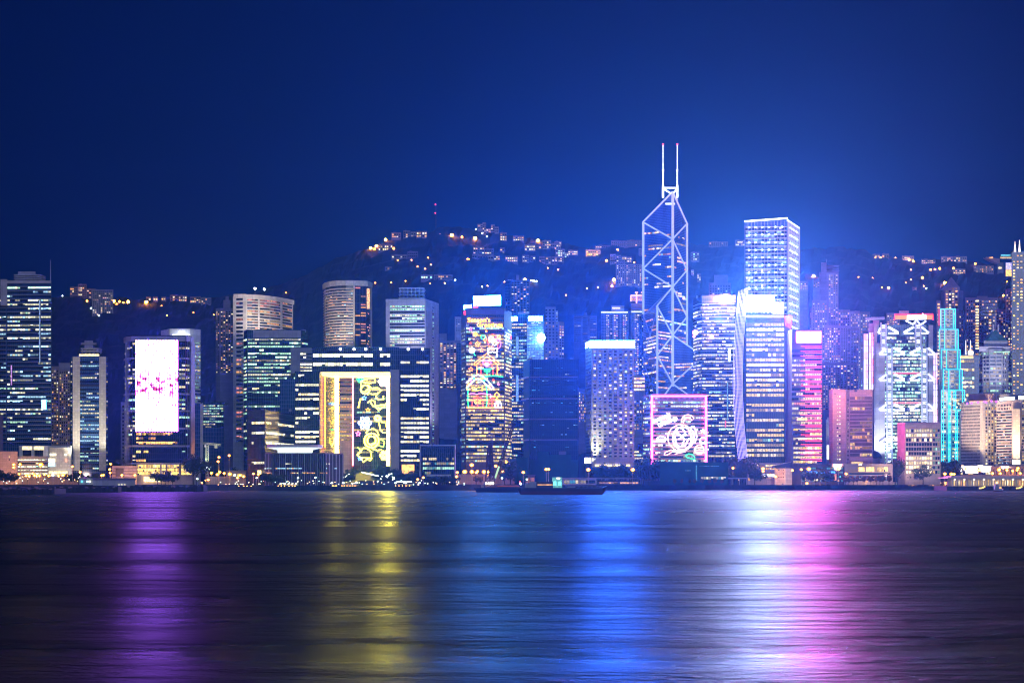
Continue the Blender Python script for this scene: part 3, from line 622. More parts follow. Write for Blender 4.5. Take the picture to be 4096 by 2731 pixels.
b = mk('shan', 'hotel_tower', 'oval pale banded hotel tower with warm windows and a dark glass right side', 'tower', [(1296, 1780), (1303, 1762), (1322, 1750), (1350, 1743), (1384, 1741), (1412, 1742), (1465, 1746), (1484, 1762)], 1134, G2, 25, roof=WW)
for k in range(25):
    y = 1152 + k * 11.3; m = MB()
    for i in range(5): b.slab(m, i, 0, 1, b.z(y + 5), b.z(y), 0.1, .9, WC)
    m.build('balcony_band', b.o)
m = MB(); [b.slab(m, i, 0, 1, b.z(1142), b.z(1122), 0, 1.6, WC) for i in range(7)]; m.build('cornice', b.o)
m = MB(); b.slab(m, 5, 0, .12, b.z(1400), b.z(1142), 0, 1.8, WC); b.slab(m, 6, .9, 1, b.z(1400), b.z(1142), 0, 1.2, WC); m.build('column', b.o)
b.rows(1158, 1440, 25, tuple((i, 0, 1) for i in range(5)), .5, .45, (('warm', 5), ('cream', 3), ('cool', 1)), 2.0, None, lv=(0, 0, 1, 2), run=.35); b.rows(1145, 1400, 23, ((5, .15, .98), (6, .1, .8)), .5, .42, (('warm', 5), ('pink', 2)), 4.5, G5, lv=(0, 1, 1), run=.2)
sign(b, 1467, 1479, 1154, 1235, (1, .55, .2), 1.6, 'decorated_window', flick=1.0, Y=1745, fs=1.0)

b = mk('wht', 'office_tower', 'white framed office tower with green white windows and a terraced roof plant', 'tower', [(1543, 1602), (1702, 1600), (1755, 1640)], 1201, WL, 30)
b.rows(1219, 1386, 14, ((0, .1, .98),), .55, .82, GRN, 2.2, G5, lv=(1, 1, 2), run=.85); b.rows(1215, 1780, 46, ((1, .5, .62),), .4, .6, (('green', 1),), 3, G5, lv=(0, 1)); frame_roof(b, 'roof_terrace', 1600, 1693, 1151, 1190, 6, WL, depth=20, slabs=3); b.boxpx('plant_room', 1594, 1697, 1190, 1203, WL, 5)
b = mk('sml', 'office_block', 'boxy office block with a thin pale frame and turquoise lit glass near the harbour', 'building', [(1680, 1334), (1820, 1334)], 1782, G2, 25, parapet=.3)
neon(b, 'frame', [(1681, 1905), (1681, 1781), (1820, 1781), (1820, 1905)], WL, .7); b.rows(1825, 1900, 4, ((0, .08, .98),), .55, .75, (('teal', 2), ('green', 3), ('cream', 2)), 1.5, G5, lv=(0, 0, 1), run=.5)
b.boxpx('canopy', 1706, 1803, 1897, 1904, WW, -6, 8)

# floodlights at the feet of the pale stone towers
flood(B['pill'], 300, 1886, 1375, 306, 1650, 1398, (1, .95, .75), 110000, 60); flood(B['pill'], 410, 1886, 1375, 410, 1650, 1398, (1, .95, .75), 110000, 60)
flood(B['con'], 1100, 1326, 1670, 1090, 1250, 1700, (1, .8, .6), 60000, 100); flood(B['con'], 1010, 1326, 1670, 1010, 1250, 1700, (1, .8, .6), 60000, 100)
flood(B['shan'], 1330, 1384, 1705, 1340, 1250, 1745, (1, .85, .6), 130000, 90); flood(B['wht'], 1640, 1384, 1570, 1640, 1280, 1600, (.8, .8, 1), 60000, 100); flood(B['wht'], 1745, 1700, 1590, 1740, 1500, 1630, (.85, .75, 1), 90000, 110)
flood(B['scrp'], 640, 1915, 1300, 640, 1880, 1322, (1, .7, .35), 16000, 120); flood(B['carp'], 500, 1925, 1298, 500, 1890, 1316, (1, .6, .3), 16000, 120); flood(B['brown'], 30, 1915, 1330, 30, 1860, 1355, (1, .55, .3), 26000, 110); flood(B['podium'], 240, 1900, 1360, 240, 1840, 1390, (1, .8, .7), 26000, 110)
flood(B['mar'], 725, 1352, 1408, 725, 1334, 1422, (.8, 1, .95), 3500, 120)

b = mk('a22', 'apartment_tower', 'apartment tower with three columns of bright orange windows left of the greetings tower', 'tower', [(1757, 1900), (1842, 1900)], 1366, WA, 25, base=ter_z(1800, 1900))
b.grid(1370, 1552, 22, (.02, .98), 6, 0, .6, .55, .6, (('warm', 6), ('cream', 3), ('white', 1)), G5); b.boxpx('roof_block', 1757, 1787, 1333, 1368, WA, 2); b.boxpx('side_wing', 1827, 1845, 1372, 1560, G1, -12, 8)
b = mk('a23', 'apartment_tower', 'small pale apartment tower behind the left edge of the greetings tower', 'tower', [(1819, 1960), (1858, 1960)], 1271, WL, 20, base=ter_z(1840, 1960)); b.grid(1276, 1325, 6, (.1, .98), 4, 0, .5, .4, .3, HOM, G5)
b = mk('slb', 'office_tower', 'narrow grey slab tower with a glazed strip left of the greetings tower', 'tower', [(1827, 1512), (1862, 1512)], 1541, WG, 20); b.rows(1545, 1810, 18, ((0, .42, .98),), .55, .6, (('green', 2), ('warm', 3), ('cream', 3)), 2, G5, lv=(0, 1, 1)); b.boxpx('louvre_base', 1822, 1863, 1812, 1925, G3, -6, 20)

# greetings tower
b = mk('sg', 'office_tower', 'gold glass tower with neon decorations and yellow neon greeting on its front', 'tower', [(1845, 1470), (1863, 1450), (2017, 1450), (2047, 1488)], 1238, WR, 30)
b.rows(1255, 1310, 3, ((1, .01, .99),), .4, .12, OFF, 2.0, G5, lv=(0, 0)); b.rows(1306, 1850, 38, ((1, .01, .99), (2, .04, .96)), .55, .8, (('gold', 7), ('cream', 4), ('green', 2)), 1.8, G5, lv=(0, 1, 1, 2), run=.8, topdim=lambda t: .62 + .6 * t, ledge=(WR, .2, .4))
b.rows(1306, 1850, 38, ((0, .1, .9),), .5, .5, GRN, 1.8, G5, lv=(0, 0, 1)); b.boxpx('parapet_panel', 1863, 2017, 1238, 1256, WP, -.6, 1)
sign(b, 1894, 2003, 1184, 1224, (.04, .30, 1), 700, 'roof_sign', legs=5, ya=1181, Y=1452); sign(b, 1855, 1886, 1221, 1238, (.15, .7, 1), 40, 'roof_sign', Y=1455, ya=1218); sign(b, 1893, 1912, 1222, 1231, (1, .05, .12), 7, 'roof_sign', Y=1451); sign(b, 1855, 1863, 1244, 1259, (1, .03, .06), 3.5, 'side_sign', Y=1450)
sign(b, 2034, 2046, 1342, 1357, (1, .04, .05), 8, 'side_sign', Y=1482)
n1 = lambda x, y: (1700 + x / 3.136, 1040 + y / 3.136); n2 = lambda x, y: (1700 + x / 3.136, 1500 + y / 3.136)
text(b, "Season's", *[1700 + v / 3.136 for v in (535, 818)], 1040 + 778 / 3.136, 18, 'yellow', thick=.012); text(b, 'Greetings', *[1700 + v / 3.136 for v in (652, 972)], 1040 + 838 / 3.136, 17, 'yellow', thick=.012)
def nn(name, pts, mat, r=.34, f=n1, closed=False): return neon(b, name, [[f(*p) for p in q] for q in pts], mat, r * .78, closed=closed)
nn('neon_star', [star(570, 865, 24)], 'purple', .3); nn('neon_star', [star(710, 1130, 30)], 'orange', .3); nn('neon_star', [star(575, 1370, 30)], 'orange', .3)
nn('neon_house', [[(650, 1440), (650, 1320), (625, 1320), (622, 1290), (775, 1170), (930, 1290), (928, 1315), (905, 1315), (905, 1440)], [(640, 1310), (775, 1215), (915, 1310)]], 'orange', .42)
nn('neon_arch', [[(702, 1440), (700, 1340), (730, 1290), (775, 1270), (820, 1290), (850, 1340), (852, 1440)]], 'red'); nn('neon_heart', [[(775, 1345), (728, 1295), (728, 1265), (750, 1255), (775, 1275), (800, 1255), (825, 1265), (825, 1295), (775, 1345)]], 'purple', .4); nn('neon_heart', [[(775, 1330), (755, 1300), (775, 1292), (798, 1300), (775, 1330)]], 'white', .35)
nn('neon_scroll', [[(778, 1440), (778, 1390), (760, 1370), (740, 1385), (755, 1402), (768, 1390)], [(778, 1390), (795, 1370), (818, 1385), (800, 1402), (788, 1390)], [(650, 1365), (860, 1365)]], 'green', .4); nn('neon_garland', [[(700, 1470), (790, 1455), (880, 1450), (980, 1465)]], 'green', .5)
nn('neon_chimney', [[(790, 1105), (905, 1105), (905, 1150), (880, 1160), (845, 1150), (815, 1160), (790, 1150), (790, 1105)], [(792, 1160), (792, 1185)], [(897, 1160), (905, 1215)]], 'white', .5)
nn('neon_sack', [circ(900, 1055, 50, 16, -100, 130, 62)], 'purple', .4); nn('neon_bell', [[(800, 1090), (790, 1000), (815, 950), (850, 930), (890, 945), (905, 1000), (912, 1090)], circ(848, 1100, 14, 8)], 'red', .4); nn('neon_bow', [circ(828, 990, 30, 12), circ(872, 1040, 28, 12)], 'white', .55); nn('neon_ring', [circ(925, 958, 18, 10)], 'yellow', .4)
nn('neon_ring', [circ(728, 965, 26, 12)], 'green', .45); nn('neon_bow', [[(735, 1000), (770, 965), (775, 1005), (745, 1015), (735, 1000)]], 'orange'); nn('neon_lollipop', [circ(588, 1133, 34, 14), circ(588, 1133, 14, 8)], 'white', .4); nn('neon_stick', [[(608, 1160), (630, 1200)]], 'green', .4)
nn('neon_gift', [[(630, 1050), (660, 1020), (690, 1050), (660, 1080), (630, 1050)], [(645, 1035), (675, 1065)]], 'orange', .4); nn('neon_flower', flower(628, 930, 30, 5), 'yellow', .3); nn('neon_ring', [circ(570, 1042, 9, 8)], 'red'); nn('neon_ring', [circ(768, 892, 10, 8)], 'orange'); nn('neon_ring', [circ(582, 1255, 9, 8)], 'orange'); nn('neon_ring', [circ(920, 1372, 9, 8)], 'orange')
nn('neon_roof', [[(515, 98), (560, 60), (600, 25), (660, -5), (720, 12), (780, 65), (862, 160), (835, 180), (770, 120), (700, 60), (660, 48), (620, 62), (515, 162)]], 'white', .5, n2); nn('neon_wall', [[(548, 412), (540, 340), (540, 160)], [(765, 120), (775, 200), (778, 340), (765, 405)]], 'green', .48, n2)
nn('neon_swag', [[(548, 240), (590, 226), (650, 240), (710, 226), (780, 240), (822, 238), (822, 290)]], 'pink', .42, n2); nn('neon_door', [[(590, 405), (595, 330), (620, 285), (658, 270), (700, 285), (725, 330), (730, 405)], [(658, 270), (658, 410)]], 'red', .4, n2)
nn('neon_sweet', [[(585, 160), (610, 145), (640, 165), (700, 150), (728, 140), (715, 165), (722, 195), (690, 185), (630, 200), (590, 195), (600, 175), (585, 160)]], 'yellow', .4, n2); nn('neon_gift', [[(797, 325), (890, 325), (890, 412), (797, 412), (797, 325)], [(843, 325), (843, 412)], circ(828, 305, 14, 8), circ(858, 305, 14, 8)], 'red', .38, n2)
nn('neon_gift', [[(880, 352), (957, 352), (957, 408), (880, 408), (880, 352)], [(918, 330), (918, 408)], circ(905, 335, 13, 8), circ(932, 335, 13, 8)], 'white', .4, n2); nn('neon_base', [[(525, 412), (985, 412)]], 'orange', .45, n2); nn('neon_diamond', [[(870, 245), (900, 215), (935, 245), (905, 292), (870, 245)]], 'yellow', .4, n2)
for p in ((635, 340), (680, 340)): nn('neon_diamond', [[(p[0] - 15, p[1]), (p[0], p[1] - 15), (p[0] + 15, p[1]), (p[0], p[1] + 15), (p[0] - 15, p[1])]], 'yellow', .3, n2)
for x, y, c in ((575, 70, 'purple'), (655, 92, 'orange'), (740, 70, 'green'), (615, 45, 'green'), (858, 62, 'red'), (545, 105, 'orange'), (708, 40, 'orange'), (920, 115, 'pink'), (815, 145, 'red')): nn('neon_ring', [circ(x, y, 11, 8)], c, .32, n2)

b = mk('dkt', 'apartment_tower', 'tall dark glass tower with few warm windows behind the greetings tower', 'tower', [(2020, 2010), (2043, 2000), (2118, 2000)], 1124, G1, 30, base=ter_z(2080, 2000)); b.grid(1126, 1262, 15, (.02, .98), 6, 1, .6, .5, .24, (('cream', 4), ('warm', 2)), G5); b.grid(1190, 1262, 5, (.1, .9), 2, 0, .6, .5, .2, HOM, G5); b.boxpx('roof_block', 2065, 2077, 1100, 1124, WA, 6)
b = mk('adm', 'office_tower', 'blue glass tower with white roof sign and busy lit floors right of the greetings tower', 'tower', [(2046, 1560), (2108, 1558)], 1262, G1, 30)
b.rows(1290, 1840, 42, ((0, .02, .98),), .5, .6, (('green', 3), ('cream', 4), ('white', 3)), 1.7, G5, lv=(0, 1, 1)); sign(b, 2046, 2069, 1268, 1284, (.25, .75, 1), 100, 'roof_sign', ya=1266); sign(b, 2064, 2074, 1345, 1422, (.2, .4, 1), 1.0, 'bright_strip', flick=.9, Y=1557, fs=1); sign(b, 2064, 2074, 1500, 1605, (.2, .4, 1), 1.2, 'bright_strip', flick=.9, Y=1557, fs=1); b.boxpx('plant_room', 2072, 2117, 1248, 1264, WL, 4)
b = mk('adr', 'office_tower', 'mirror glass tower with a wide white sign above a blue shimmering facade', 'tower', [(2108, 1550), (2175, 1550)], 1262, G4, 30)
b.rows(1288, 1440, 22, ((0, .01, .99),), .7, .92, (('cool', 3), ('white', 1)), 1.2, None, lv=(0, 0, 0, 1), run=.5); sign(b, 2114, 2169, 1266, 1284, (.25, .7, 1), 120, 'roof_sign')  # dense cool panes put the glass's blue reflections in as glow
m = MB(); m.ball((X(2165, 1540), 1540, Z(1350, 1540)), 3.6, gl('reflection_glow', (.30, .62, 1), 200, True), 8); m.build('sign_reflection', b.o)  # glowing ball put in for a sign's reflection in the glass
b = mk('a28', 'apartment_tower', 'stepped grey apartment tower right of the mirror glass tower', 'tower', [(2177, 1900), (2236, 1900), (2256, 1906)], 1290, WA, 25, base=ter_z(2210, 1900)); b.boxpx('upper_block', 2182, 2223, 1227, 1295, WA, 1, 18); b.boxpx('upper_block', 2222, 2232, 1240, 1295, WL, 1, 16); b.grid(1234, 1440, 16, (.03, .97), 4, 0, .5, .45, .28, HOM, G5); b.grid(1300, 1430, 12, (0, 1), 2, 1, .6, .5, .4, HOM, G5)

# building under netting
b = mk('net', 'office_tower', 'dark half built tower wrapped in green netting with pale ledges', 'tower', [(2097, 1420), (2121, 1402), (2314, 1400)], 1438, G2, 40, parapet=.4)
m = MB(); b.slab(m, 0, 0, 1, GZ, b.z(1440), .3, .4, NETM); m.build('netting', b.o)
b.rows(1440, 1870, 34, ((1, .03, .98),), .25, .10, (('teal', 3), ('cool', 3), ('white', 1)), 1.6, G5, lv=(0, 0, 1), run=.12, floors=[.02, .0, .18, .0, .1, .0, .3])
for y in (1507, 1593, 1675, 1758):
    m = MB(); b.slab(m, 1, 0, .98, b.z(y + 3.2), b.z(y - 2), .2, 1.6, WP); b.slab(m, 0, 0, 1, b.z(y + 3.2), b.z(y - 2), .8, 1.6, WL); m.build('catch_ledge', b.o)
m = MB(); m.box(X(2122, 1380), X(2314, 1380), 1395, 1399, GZ, Z(1838, 1395), NETM); m.build('netting', b.o)
b.boxpx('netting', 2150, 2196, 1805, 1925, NETM, -22, 8); b.boxpx('netting', 2196, 2284, 1818, 1925, NETM, -16, 8); b.boxpx('netting', 2236, 2263, 1804, 1822, WP, -14, 6); b.boxpx('netting', 2063, 2111, 1829, 1925, NETM, -26, 10)
b = mk('a30', 'apartment_tower', 'faint wide apartment block high on the slope left of the white sign hotel', 'tower', [(2295, 2240), (2388, 2240)], 1266, WA, 22, base=ter_z(2340, 2240)); b.rows(1268, 1368, 13, ((0, .02, .3), (0, .4, .6), (0, .7, .98)), .4, .16, HOM, 5, G5, lv=(0, 1)); b.boxpx('roof_block', 2336, 2348, 1250, 1268, WA, 5)
for key, x0, x1, yt, lb in (('a31', 2404, 2515, 1248, 'blue lit apartment tower with spiky lamp rows and a flat crown of light'), ('a31b', 2526, 2584, 1246, 'slim apartment tower squeezed between the flat crowned tower and the braced skyscraper')):
    b = mk(key, 'apartment_tower', lb, 'tower', [(x0, 1950), (x1, 1950)], yt, G1, 28, base=ter_z(x0, 1950))
    b.boxpx('lit_cornice', x0, x1 - 4, yt - 2, yt + 3, gl('cornice_glow', (.9, 1, .6), 1.5), dy=-1, depth=1.5)
    for fx in ((.18, .3, 2), (.45, .62, 2), (.78, .92, 2)) if key == 'a31' else ((.2, .5, 2), (.8, .98, 1)): b.grid(yt + 10, 1560, 34, fx[:2], fx[2], 0, .8, .5, .85, (('cream', 3), ('white', 2), ('pink', 1)), None, (0, 1))
    b.grid(yt + 10, 1560, 34, (.3, .98), 5, 0, .5, .6, .25, (('cream', 3), ('white', 2)), G5)
b = B['a31']; b.boxpx('roof_block', 2446, 2497, 1222, 1248, WL, 4); b.boxpx('roof_lamp', 2450, 2480, 1230, 1234, LIT['cream', 2], 3, 1)
b = mk('lo2', 'office_block', 'orange lit low office block wedged behind the grid windowed hotel', 'building', [(2534, 1800), (2580, 1800)], 1506, WB, 20, base=ter_z(2550, 1800)); b.rows(1507, 1565, 4, ((0, .02, .98),), .6, .95, (('warm', 2), ('cream', 2)), 2.5, G5, lv=(1, 2)); b.grid(1600, 1720, 9, (0.02, .98), 4, 0, .5, .5, .4, HOM, G5)
b = mk('orn', 'apartment_tower', 'ornate amber lit rooftop just left of the braced skyscraper', 'tower', [(2523, 2080), (2590, 2080)], 1190, WB, 20, base=ter_z(2540, 2080)); b.rows(1192, 1215, 2, ((0, .02, .98),), .6, .8, (('warm', 1),), 2.5, G5, lv=(1, 2)); 
am = gl('amber_trim', (1, .42, .16), 2.4)
neon(b, 'lit_trim', [[(2523, 1182), (2584, 1181)], [(2540, 1170), (2552, 1170)], [(2564, 1170), (2576, 1170)], [(2546, 1168), (2546, 1212)], [(2572, 1168), (2572, 1212)], [(2523, 1182), (2523, 1205)]], am, .9, Y=2078)

# hotel with the punched window grid
b = mk('fur', 'hotel_tower', 'pale hotel tower with a grid of square windows under a blazing white roof sign', 'tower', [(2342, 1446), (2366, 1420), (2537, 1420)], 1394, WC, 30)
b.grid(1399, 1831, 32, (.015, .985), 8, 1, .5, .46, .36, (('cream', 5), ('white', 3), ('gold', 2), ('green', 1)), G5, (0, 1, 2), name='window_row')
b.grid(1399, 1831, 32, (.03, .97), 5, 0, .35, .5, .12, (('cream', 1),), G5, (0, 1))
for k in range(14):
    y = 1415 + k * 27 + (0); m = MB(); b.slab(m, 0, 0, 1, b.z(y + 1), b.z(y), .05, .1, WP); b.slab(m, 1, 0, 1, b.z(y + 1), b.z(y), .05, .1, WP); m.build('string_course', b.o)
sign(b, 2358, 2538, 1362, 1391, (.04, .17, 1), 1900, 'roof_sign', Y=1421, th=2.5); sign(b, 2342, 2358, 1372, 1394, (.06, .2, 1), 120, 'roof_sign', Y=1432, ya=1364)
sign(b, 2339, 2364, 1830, 1852, (1, .95, .6), 6, 'entrance_light', Y=1416); b.boxpx('podium', 2366, 2537, 1832, 1880, WL, -3, 10)
for x0, x1 in ((2380, 2404), (2410, 2448), (2454, 2480), (2505, 2520)): b.boxpx('lit_doorway', x0, x1, 1857, 1864, LIT['cream', 2], -4, .5)
flood(b, 2350, 1880, 1405, 2352, 1700, 1432, (1, 1, .55), 120000, 60)
b = mk('gry', 'low_office_block', 'low pale block with louvres squeezed between the hotel and the pink framed building', 'building', [(2536, 1500), (2576, 1500)], 1755, WW, 20); b.rows(1800, 1852, 4, ((0, .02, .98),), .45, .8, (('cream', 3), ('cool', 1)), 2, G5, lv=(0, 1, 2)); b.boxpx('louvre', 2552, 2574, 1773, 1797, G5, -.5, .5)

# braced skyscraper
b = mk('boc', 'skyscraper', 'faceted glass skyscraper with white crisscross bracing and two lit masts', 'tower', [(2578, 1900), (2805, 1900)], 768, G4, 40, body=False)
b.o.location.y = 1900; b.o['_o'] = [b.o.location.x, 1900.0, GZ]
pp = lambda px, dy: (X(px, 1900), 1900.0 + dy)
A, B_, C_, D, E = pp(2578, 20), pp(2619, -31), pp(2805, -20), pp(2759, 31), pp(2690, 0)
zc = lambda y: Z(y, 1900)
for nm, tri, zs in (('shaft_high', (A, E, D), (877, 768, 877)), ('shaft_left', (A, B_, E), (1257, 1234, 1148)), ('shaft_right', (E, C_, D), (1341, 1431, 1450)), ('shaft_low', (B_, C_, E), (1620, 1620, 1535))):
    m = MB(); m.prism(list(tri), GZ, [zc(y) for y in zs], G4); m.build(nm, b.o)
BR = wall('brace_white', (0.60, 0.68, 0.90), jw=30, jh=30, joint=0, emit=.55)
BRD = wall('brace_shaded', (0.35, 0.38, 0.6), jw=30, jh=30, joint=0, emit=.10)  # darker copy of the brace, shade of the left side put in its colour
def br(p, q, r=.82, mt=BR, nm='brace', w=0):
    (a, y0), (c, y1) = p, q; m = MB(); m.tube([(a[0], a[1] - 1.2 - w, zc(y0)), (c[0], c[1] - 1.2 - w, zc(y1))], r, mt, 6); m.build(nm, b.o)
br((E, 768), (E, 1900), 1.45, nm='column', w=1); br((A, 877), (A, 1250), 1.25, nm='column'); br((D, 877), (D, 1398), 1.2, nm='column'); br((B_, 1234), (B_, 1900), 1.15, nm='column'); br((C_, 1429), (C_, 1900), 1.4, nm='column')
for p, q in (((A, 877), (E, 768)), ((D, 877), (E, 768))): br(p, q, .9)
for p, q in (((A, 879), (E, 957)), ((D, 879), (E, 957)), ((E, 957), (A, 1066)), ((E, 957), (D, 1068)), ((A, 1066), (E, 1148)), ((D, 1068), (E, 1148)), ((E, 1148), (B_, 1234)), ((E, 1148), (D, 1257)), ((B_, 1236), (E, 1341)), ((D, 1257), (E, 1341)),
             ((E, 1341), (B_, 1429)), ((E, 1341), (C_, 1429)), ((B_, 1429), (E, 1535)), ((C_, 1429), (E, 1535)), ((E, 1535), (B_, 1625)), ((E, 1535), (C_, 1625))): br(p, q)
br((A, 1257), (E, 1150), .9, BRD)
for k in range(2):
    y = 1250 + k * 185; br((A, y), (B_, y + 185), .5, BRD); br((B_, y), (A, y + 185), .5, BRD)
def brows(P, Q, y0, y1, n, lit, a=.04, c=.96):
    b.P = [P, Q]; b.Y = 1900.0; b.rows(y0, y1, n, ((0, a, c),), .5, lit, (('cream', 4), ('warm', 3), ('cool', 1)), 2.6, None, lv=(0, 1, 1, 2), run=.85)
brows(A, E, 880, 1240, 28, .26); brows(E, D, 880, 1380, 36, .24); brows(B_, E, 1245, 1560, 26, .5); brows(E, C_, 1440, 1570, 11, .5); brows(A, B_, 1262, 1570, 22, .38); brows(E, D, 1160, 1400, 14, .2)
wm2 = gl('mast_light', (.75, .85, 1), 3.2, False, .5, .5); 
for px in (2652, 2709):
    for y0, y1, r in ((580, 684, .4), (684, 742, .65), (742, 792, 1.15)):
        m = MB(); m.tube([(X(px, 1898), 1898, zc(y1)), (X(px, 1898), 1898, zc(y0))], r, wm2, 6); m.build('mast', b.o)
    m = MB(); m.ball((X(px, 1897), 1897, zc(580)), 1.0, gl('beacon_red', (1, .03, .05), 8), 6); m.build('beacon', b.o)
    m = MB(); m.box(X(px - 5, 1897), X(px + 5, 1897), 1896.5, 1897.5, zc(684), zc(682), wm2); m.build('crossbar', b.o)
neon(b, 'mast_frame', [[(2652, 752), (2709, 752)], [(2652, 755), (2685, 775)], [(2709, 755), (2694, 772)]], gl('mast_frame_light', (.8, .88, 1), 2.4), .9, Y=1899); sign(b, 2662, 2700, 812, 819, (.8, .9, 1), 2.2, 'lit_floor', Y=1899)
neon(b, 'roof_frame', [[(2660, 800), (2688, 772), (2710, 802)]], BR, .9, Y=1899)

# pink neon framed office
b = mk('pnk', 'office_block', 'square office block framed in pink neon with white neon ornaments', 'building', [(2573, 1420), (2608, 1400), (2826, 1400)], 1582, WS, 35)
b.rows(1585, 1850, 17, ((0, .02, .95), (1, .015, .985)), .5, .6, (('white', 4), ('green', 2), ('warm', 1)), 2.0, G5, lv=(0, 1, 1, 2), run=.7); m = MB()
for k in range(42): b.slab(m, 1, .03 + k * .0225, .03 + k * .0225 + .008, b.z(1610), b.z(1590), .4, .3, WL)
m.build('louvre', b.o)
pf = gl('neon_frame_pink', (1, .10, .55), 9, True)
neon(b, 'neon_frame', [(2608, 1858), (2608, 1584), (2824, 1584), (2824, 1848)], pf, 1.0)
n3 = lambda x, y: (2550 + x / 3.136, 1500 + y / 3.136)
wn2 = gl('neon_hot_white', (1, .8, .95), 7, True); on2 = gl('neon_peach', (1, .5, .4), 6, True)
text(b, "Season's", 2550 + 198 / 3.136, 2550 + 440 / 3.136, 1500 + 605 / 3.136, 17, wn2, thick=.014, rot=.42); text(b, 'Greetings', 2550 + 270 / 3.136, 2550 + 525 / 3.136, 1500 + 655 / 3.136, 17, wn2, thick=.014, rot=.42)
def n3n(name, pts, mat, r=.42): neon(b, name, [[n3(*p) for p in q] for q in pts], mat, r * .62)
n3n('neon_ring', [circ(545, 785, 165, 28)], on2, .5); n3n('neon_ring', [circ(560, 790, 118, 22, ry=145)], wn2, .5); n3n('neon_ring', [circ(822, 822, 42, 14), circ(822, 822, 25, 10, 200, 340)], wn2, .5)
n3n('neon_ball', [circ(776, 933, 58, 18), [(725, 920), (776, 905), (825, 915)], [(722, 945), (776, 935), (830, 945)], [(740, 975), (776, 965), (815, 972)]], on2, .45); n3n('neon_cane', [circ(632, 575, 80, 12, 20, 190), circ(632, 590, 55, 12, 20, 190)], on2, .45)
n3n('neon_ribbon', [[(665, 690), (680, 640), (705, 640), (730, 700), (745, 770), (720, 850)], [(690, 690), (700, 720), (712, 790), (690, 850)]], wn2, .5); n3n('neon_ribbon', [[(480, 945), (420, 935), (345, 970), (335, 1000), (370, 1000), (440, 960), (560, 965)], [(470, 990), (520, 975), (600, 960)]], on2, .45)
n3n('neon_leaf', [[(600, 1010), (640, 985), (680, 990), (715, 1020), (720, 1055), (670, 1045), (620, 1030), (600, 1010)]], 'green', .45); n3n('neon_leaf', [[(240, 790), (290, 765), (350, 780), (360, 810), (320, 830), (260, 820), (240, 790)], [(250, 800), (350, 800)]], wn2, .5)
n3n('neon_bow', [[(480, 700), (520, 660), (560, 670), (600, 720), (560, 760), (500, 740), (480, 700)], [(470, 760), (480, 860), (520, 900), (600, 880), (640, 800), (690, 780)], [(500, 720), (590, 800), (560, 880)], [(520, 800), (620, 740)]], wn2, .7); n3n('neon_star', [star(818, 700, 26, 5)], wn2, .4)
b = mk('nlo', 'site_hoarding_building', 'long low building wrapped in green netting below the pink framed office', 'building', [(2640, 1345), (2912, 1345)], 1849, NETM, 18, parapet=.3)
b.rows(1855, 1890, 2, ((0, .1, .9),), .2, .12, (('teal', 1), ('green', 1)), 1.5, None, lv=(0, 0)); b.rows(1904, 1918, 1, ((0, .6, .97),), .7, .95, (('teal', 2), ('white', 2)), 1.8, None, lv=(0, 1), floors=[1]); b.boxpx('scaffold_light', 2783, 2788, 1860, 1922, LIT['teal', 0], -1, .5)

# tower with horizontal blinds
b = mk('blx', 'office_tower', 'curved office tower striped by white blinds right of the braced skyscraper', 'tower', [(2773, 1625), (2790, 1608), (2808, 1600), (2943, 1600)], 1186, G2, 35)
b.rows(1212, 1830, 46, ((0, .05, 1), (1, 0, 1), (2, .01, .99)), .5, .72, (('cream', 4), ('white', 3), ('green', 1)), 1.5, G5, lv=(0, 1, 1, 2), run=.75, ledge=(WW, .25, .5)); b.boxpx('roof_screen', 2807, 2943, 1180, 1212, G1, -1, 2); 
m = MB(); [m.box(X(2807, 1598), X(2943, 1598), 1597.6, 1598.4, b.z(y), b.z(y - 1.2), WL) for y in range(1184, 1212, 5)]; m.build('roof_louvre', b.o)
m = MB(); m.ball((X(2903, 1592), 1592, Z(1194, 1592)), 5.0, gl('round_sign', (1, .4, .7), 160, True), 10, .75); m.build('round_sign', b.o)
sign(b, 2914, 2922, 1395, 1445, (.4, .7, 1), 9, 'bright_strip', flick=.5, Y=1598); sign(b, 2908, 2912, 1530, 1680, (.3, .6, .6), .8, 'bright_strip', flick=.9, Y=1598); sign(b, 2900, 2904, 1682, 1708, (1, .1, .1), 2, 'bright_strip', Y=1598)  # first strip: bright reflection in the glass put on as glow
for x, y, r in ((2781, 1330, 2.6), (2776, 1346, 1.2), (2847, 1347, 2.0)): m = MB(); m.ball((X(x, 1590), 1590, Z(y, 1590)), r, gl('red_white_lamp', (1, .25, .3), 12, True), 6); m.build('round_lamp', b.o)
for x in (2858, 2892, 2926): b.boxpx('column', x - 4, x + 4, 1830, 1880, WL, -4, 3)

# lattice tower: metal grid with corner lights
b = mk('ckc', 'skyscraper', 'box tower covered by a fine silver grid of lights under a glowing roof edge', 'tower', [(2979, 1855), (3150, 1850), (3195, 1905)], 884, G4, 45)
b.rows(905, 1330, 28, ((0, .02, .98), (1, .03, .97)), .55, .62, (('cool', 5), ('white', 2)), 2.6, G5, lv=(0, 0, 1), run=.6, ledge=(wall('glowing_ledge', (.5, .55, .75), joint=0, emit=.35), .35, .9))  # ledge steel glows faintly, light put into its own colour
gm2 = gl('grid_lamp', (.55, .8, 1), 13); m = MB(); vm = wall('glowing_mullion', (.45, .5, .7), joint=0, emit=.3)  # upright steel bars glow in their own colour too
m = MB()
for i, N in ((0, 13), (1, 7)):
    for q in range(N + 1): b.slab(m, i, max(0, q / N - .003), min(1, q / N + .003), GZ, b.ztop, .2, 1.1, vm)
m.build('mullion', b.o)
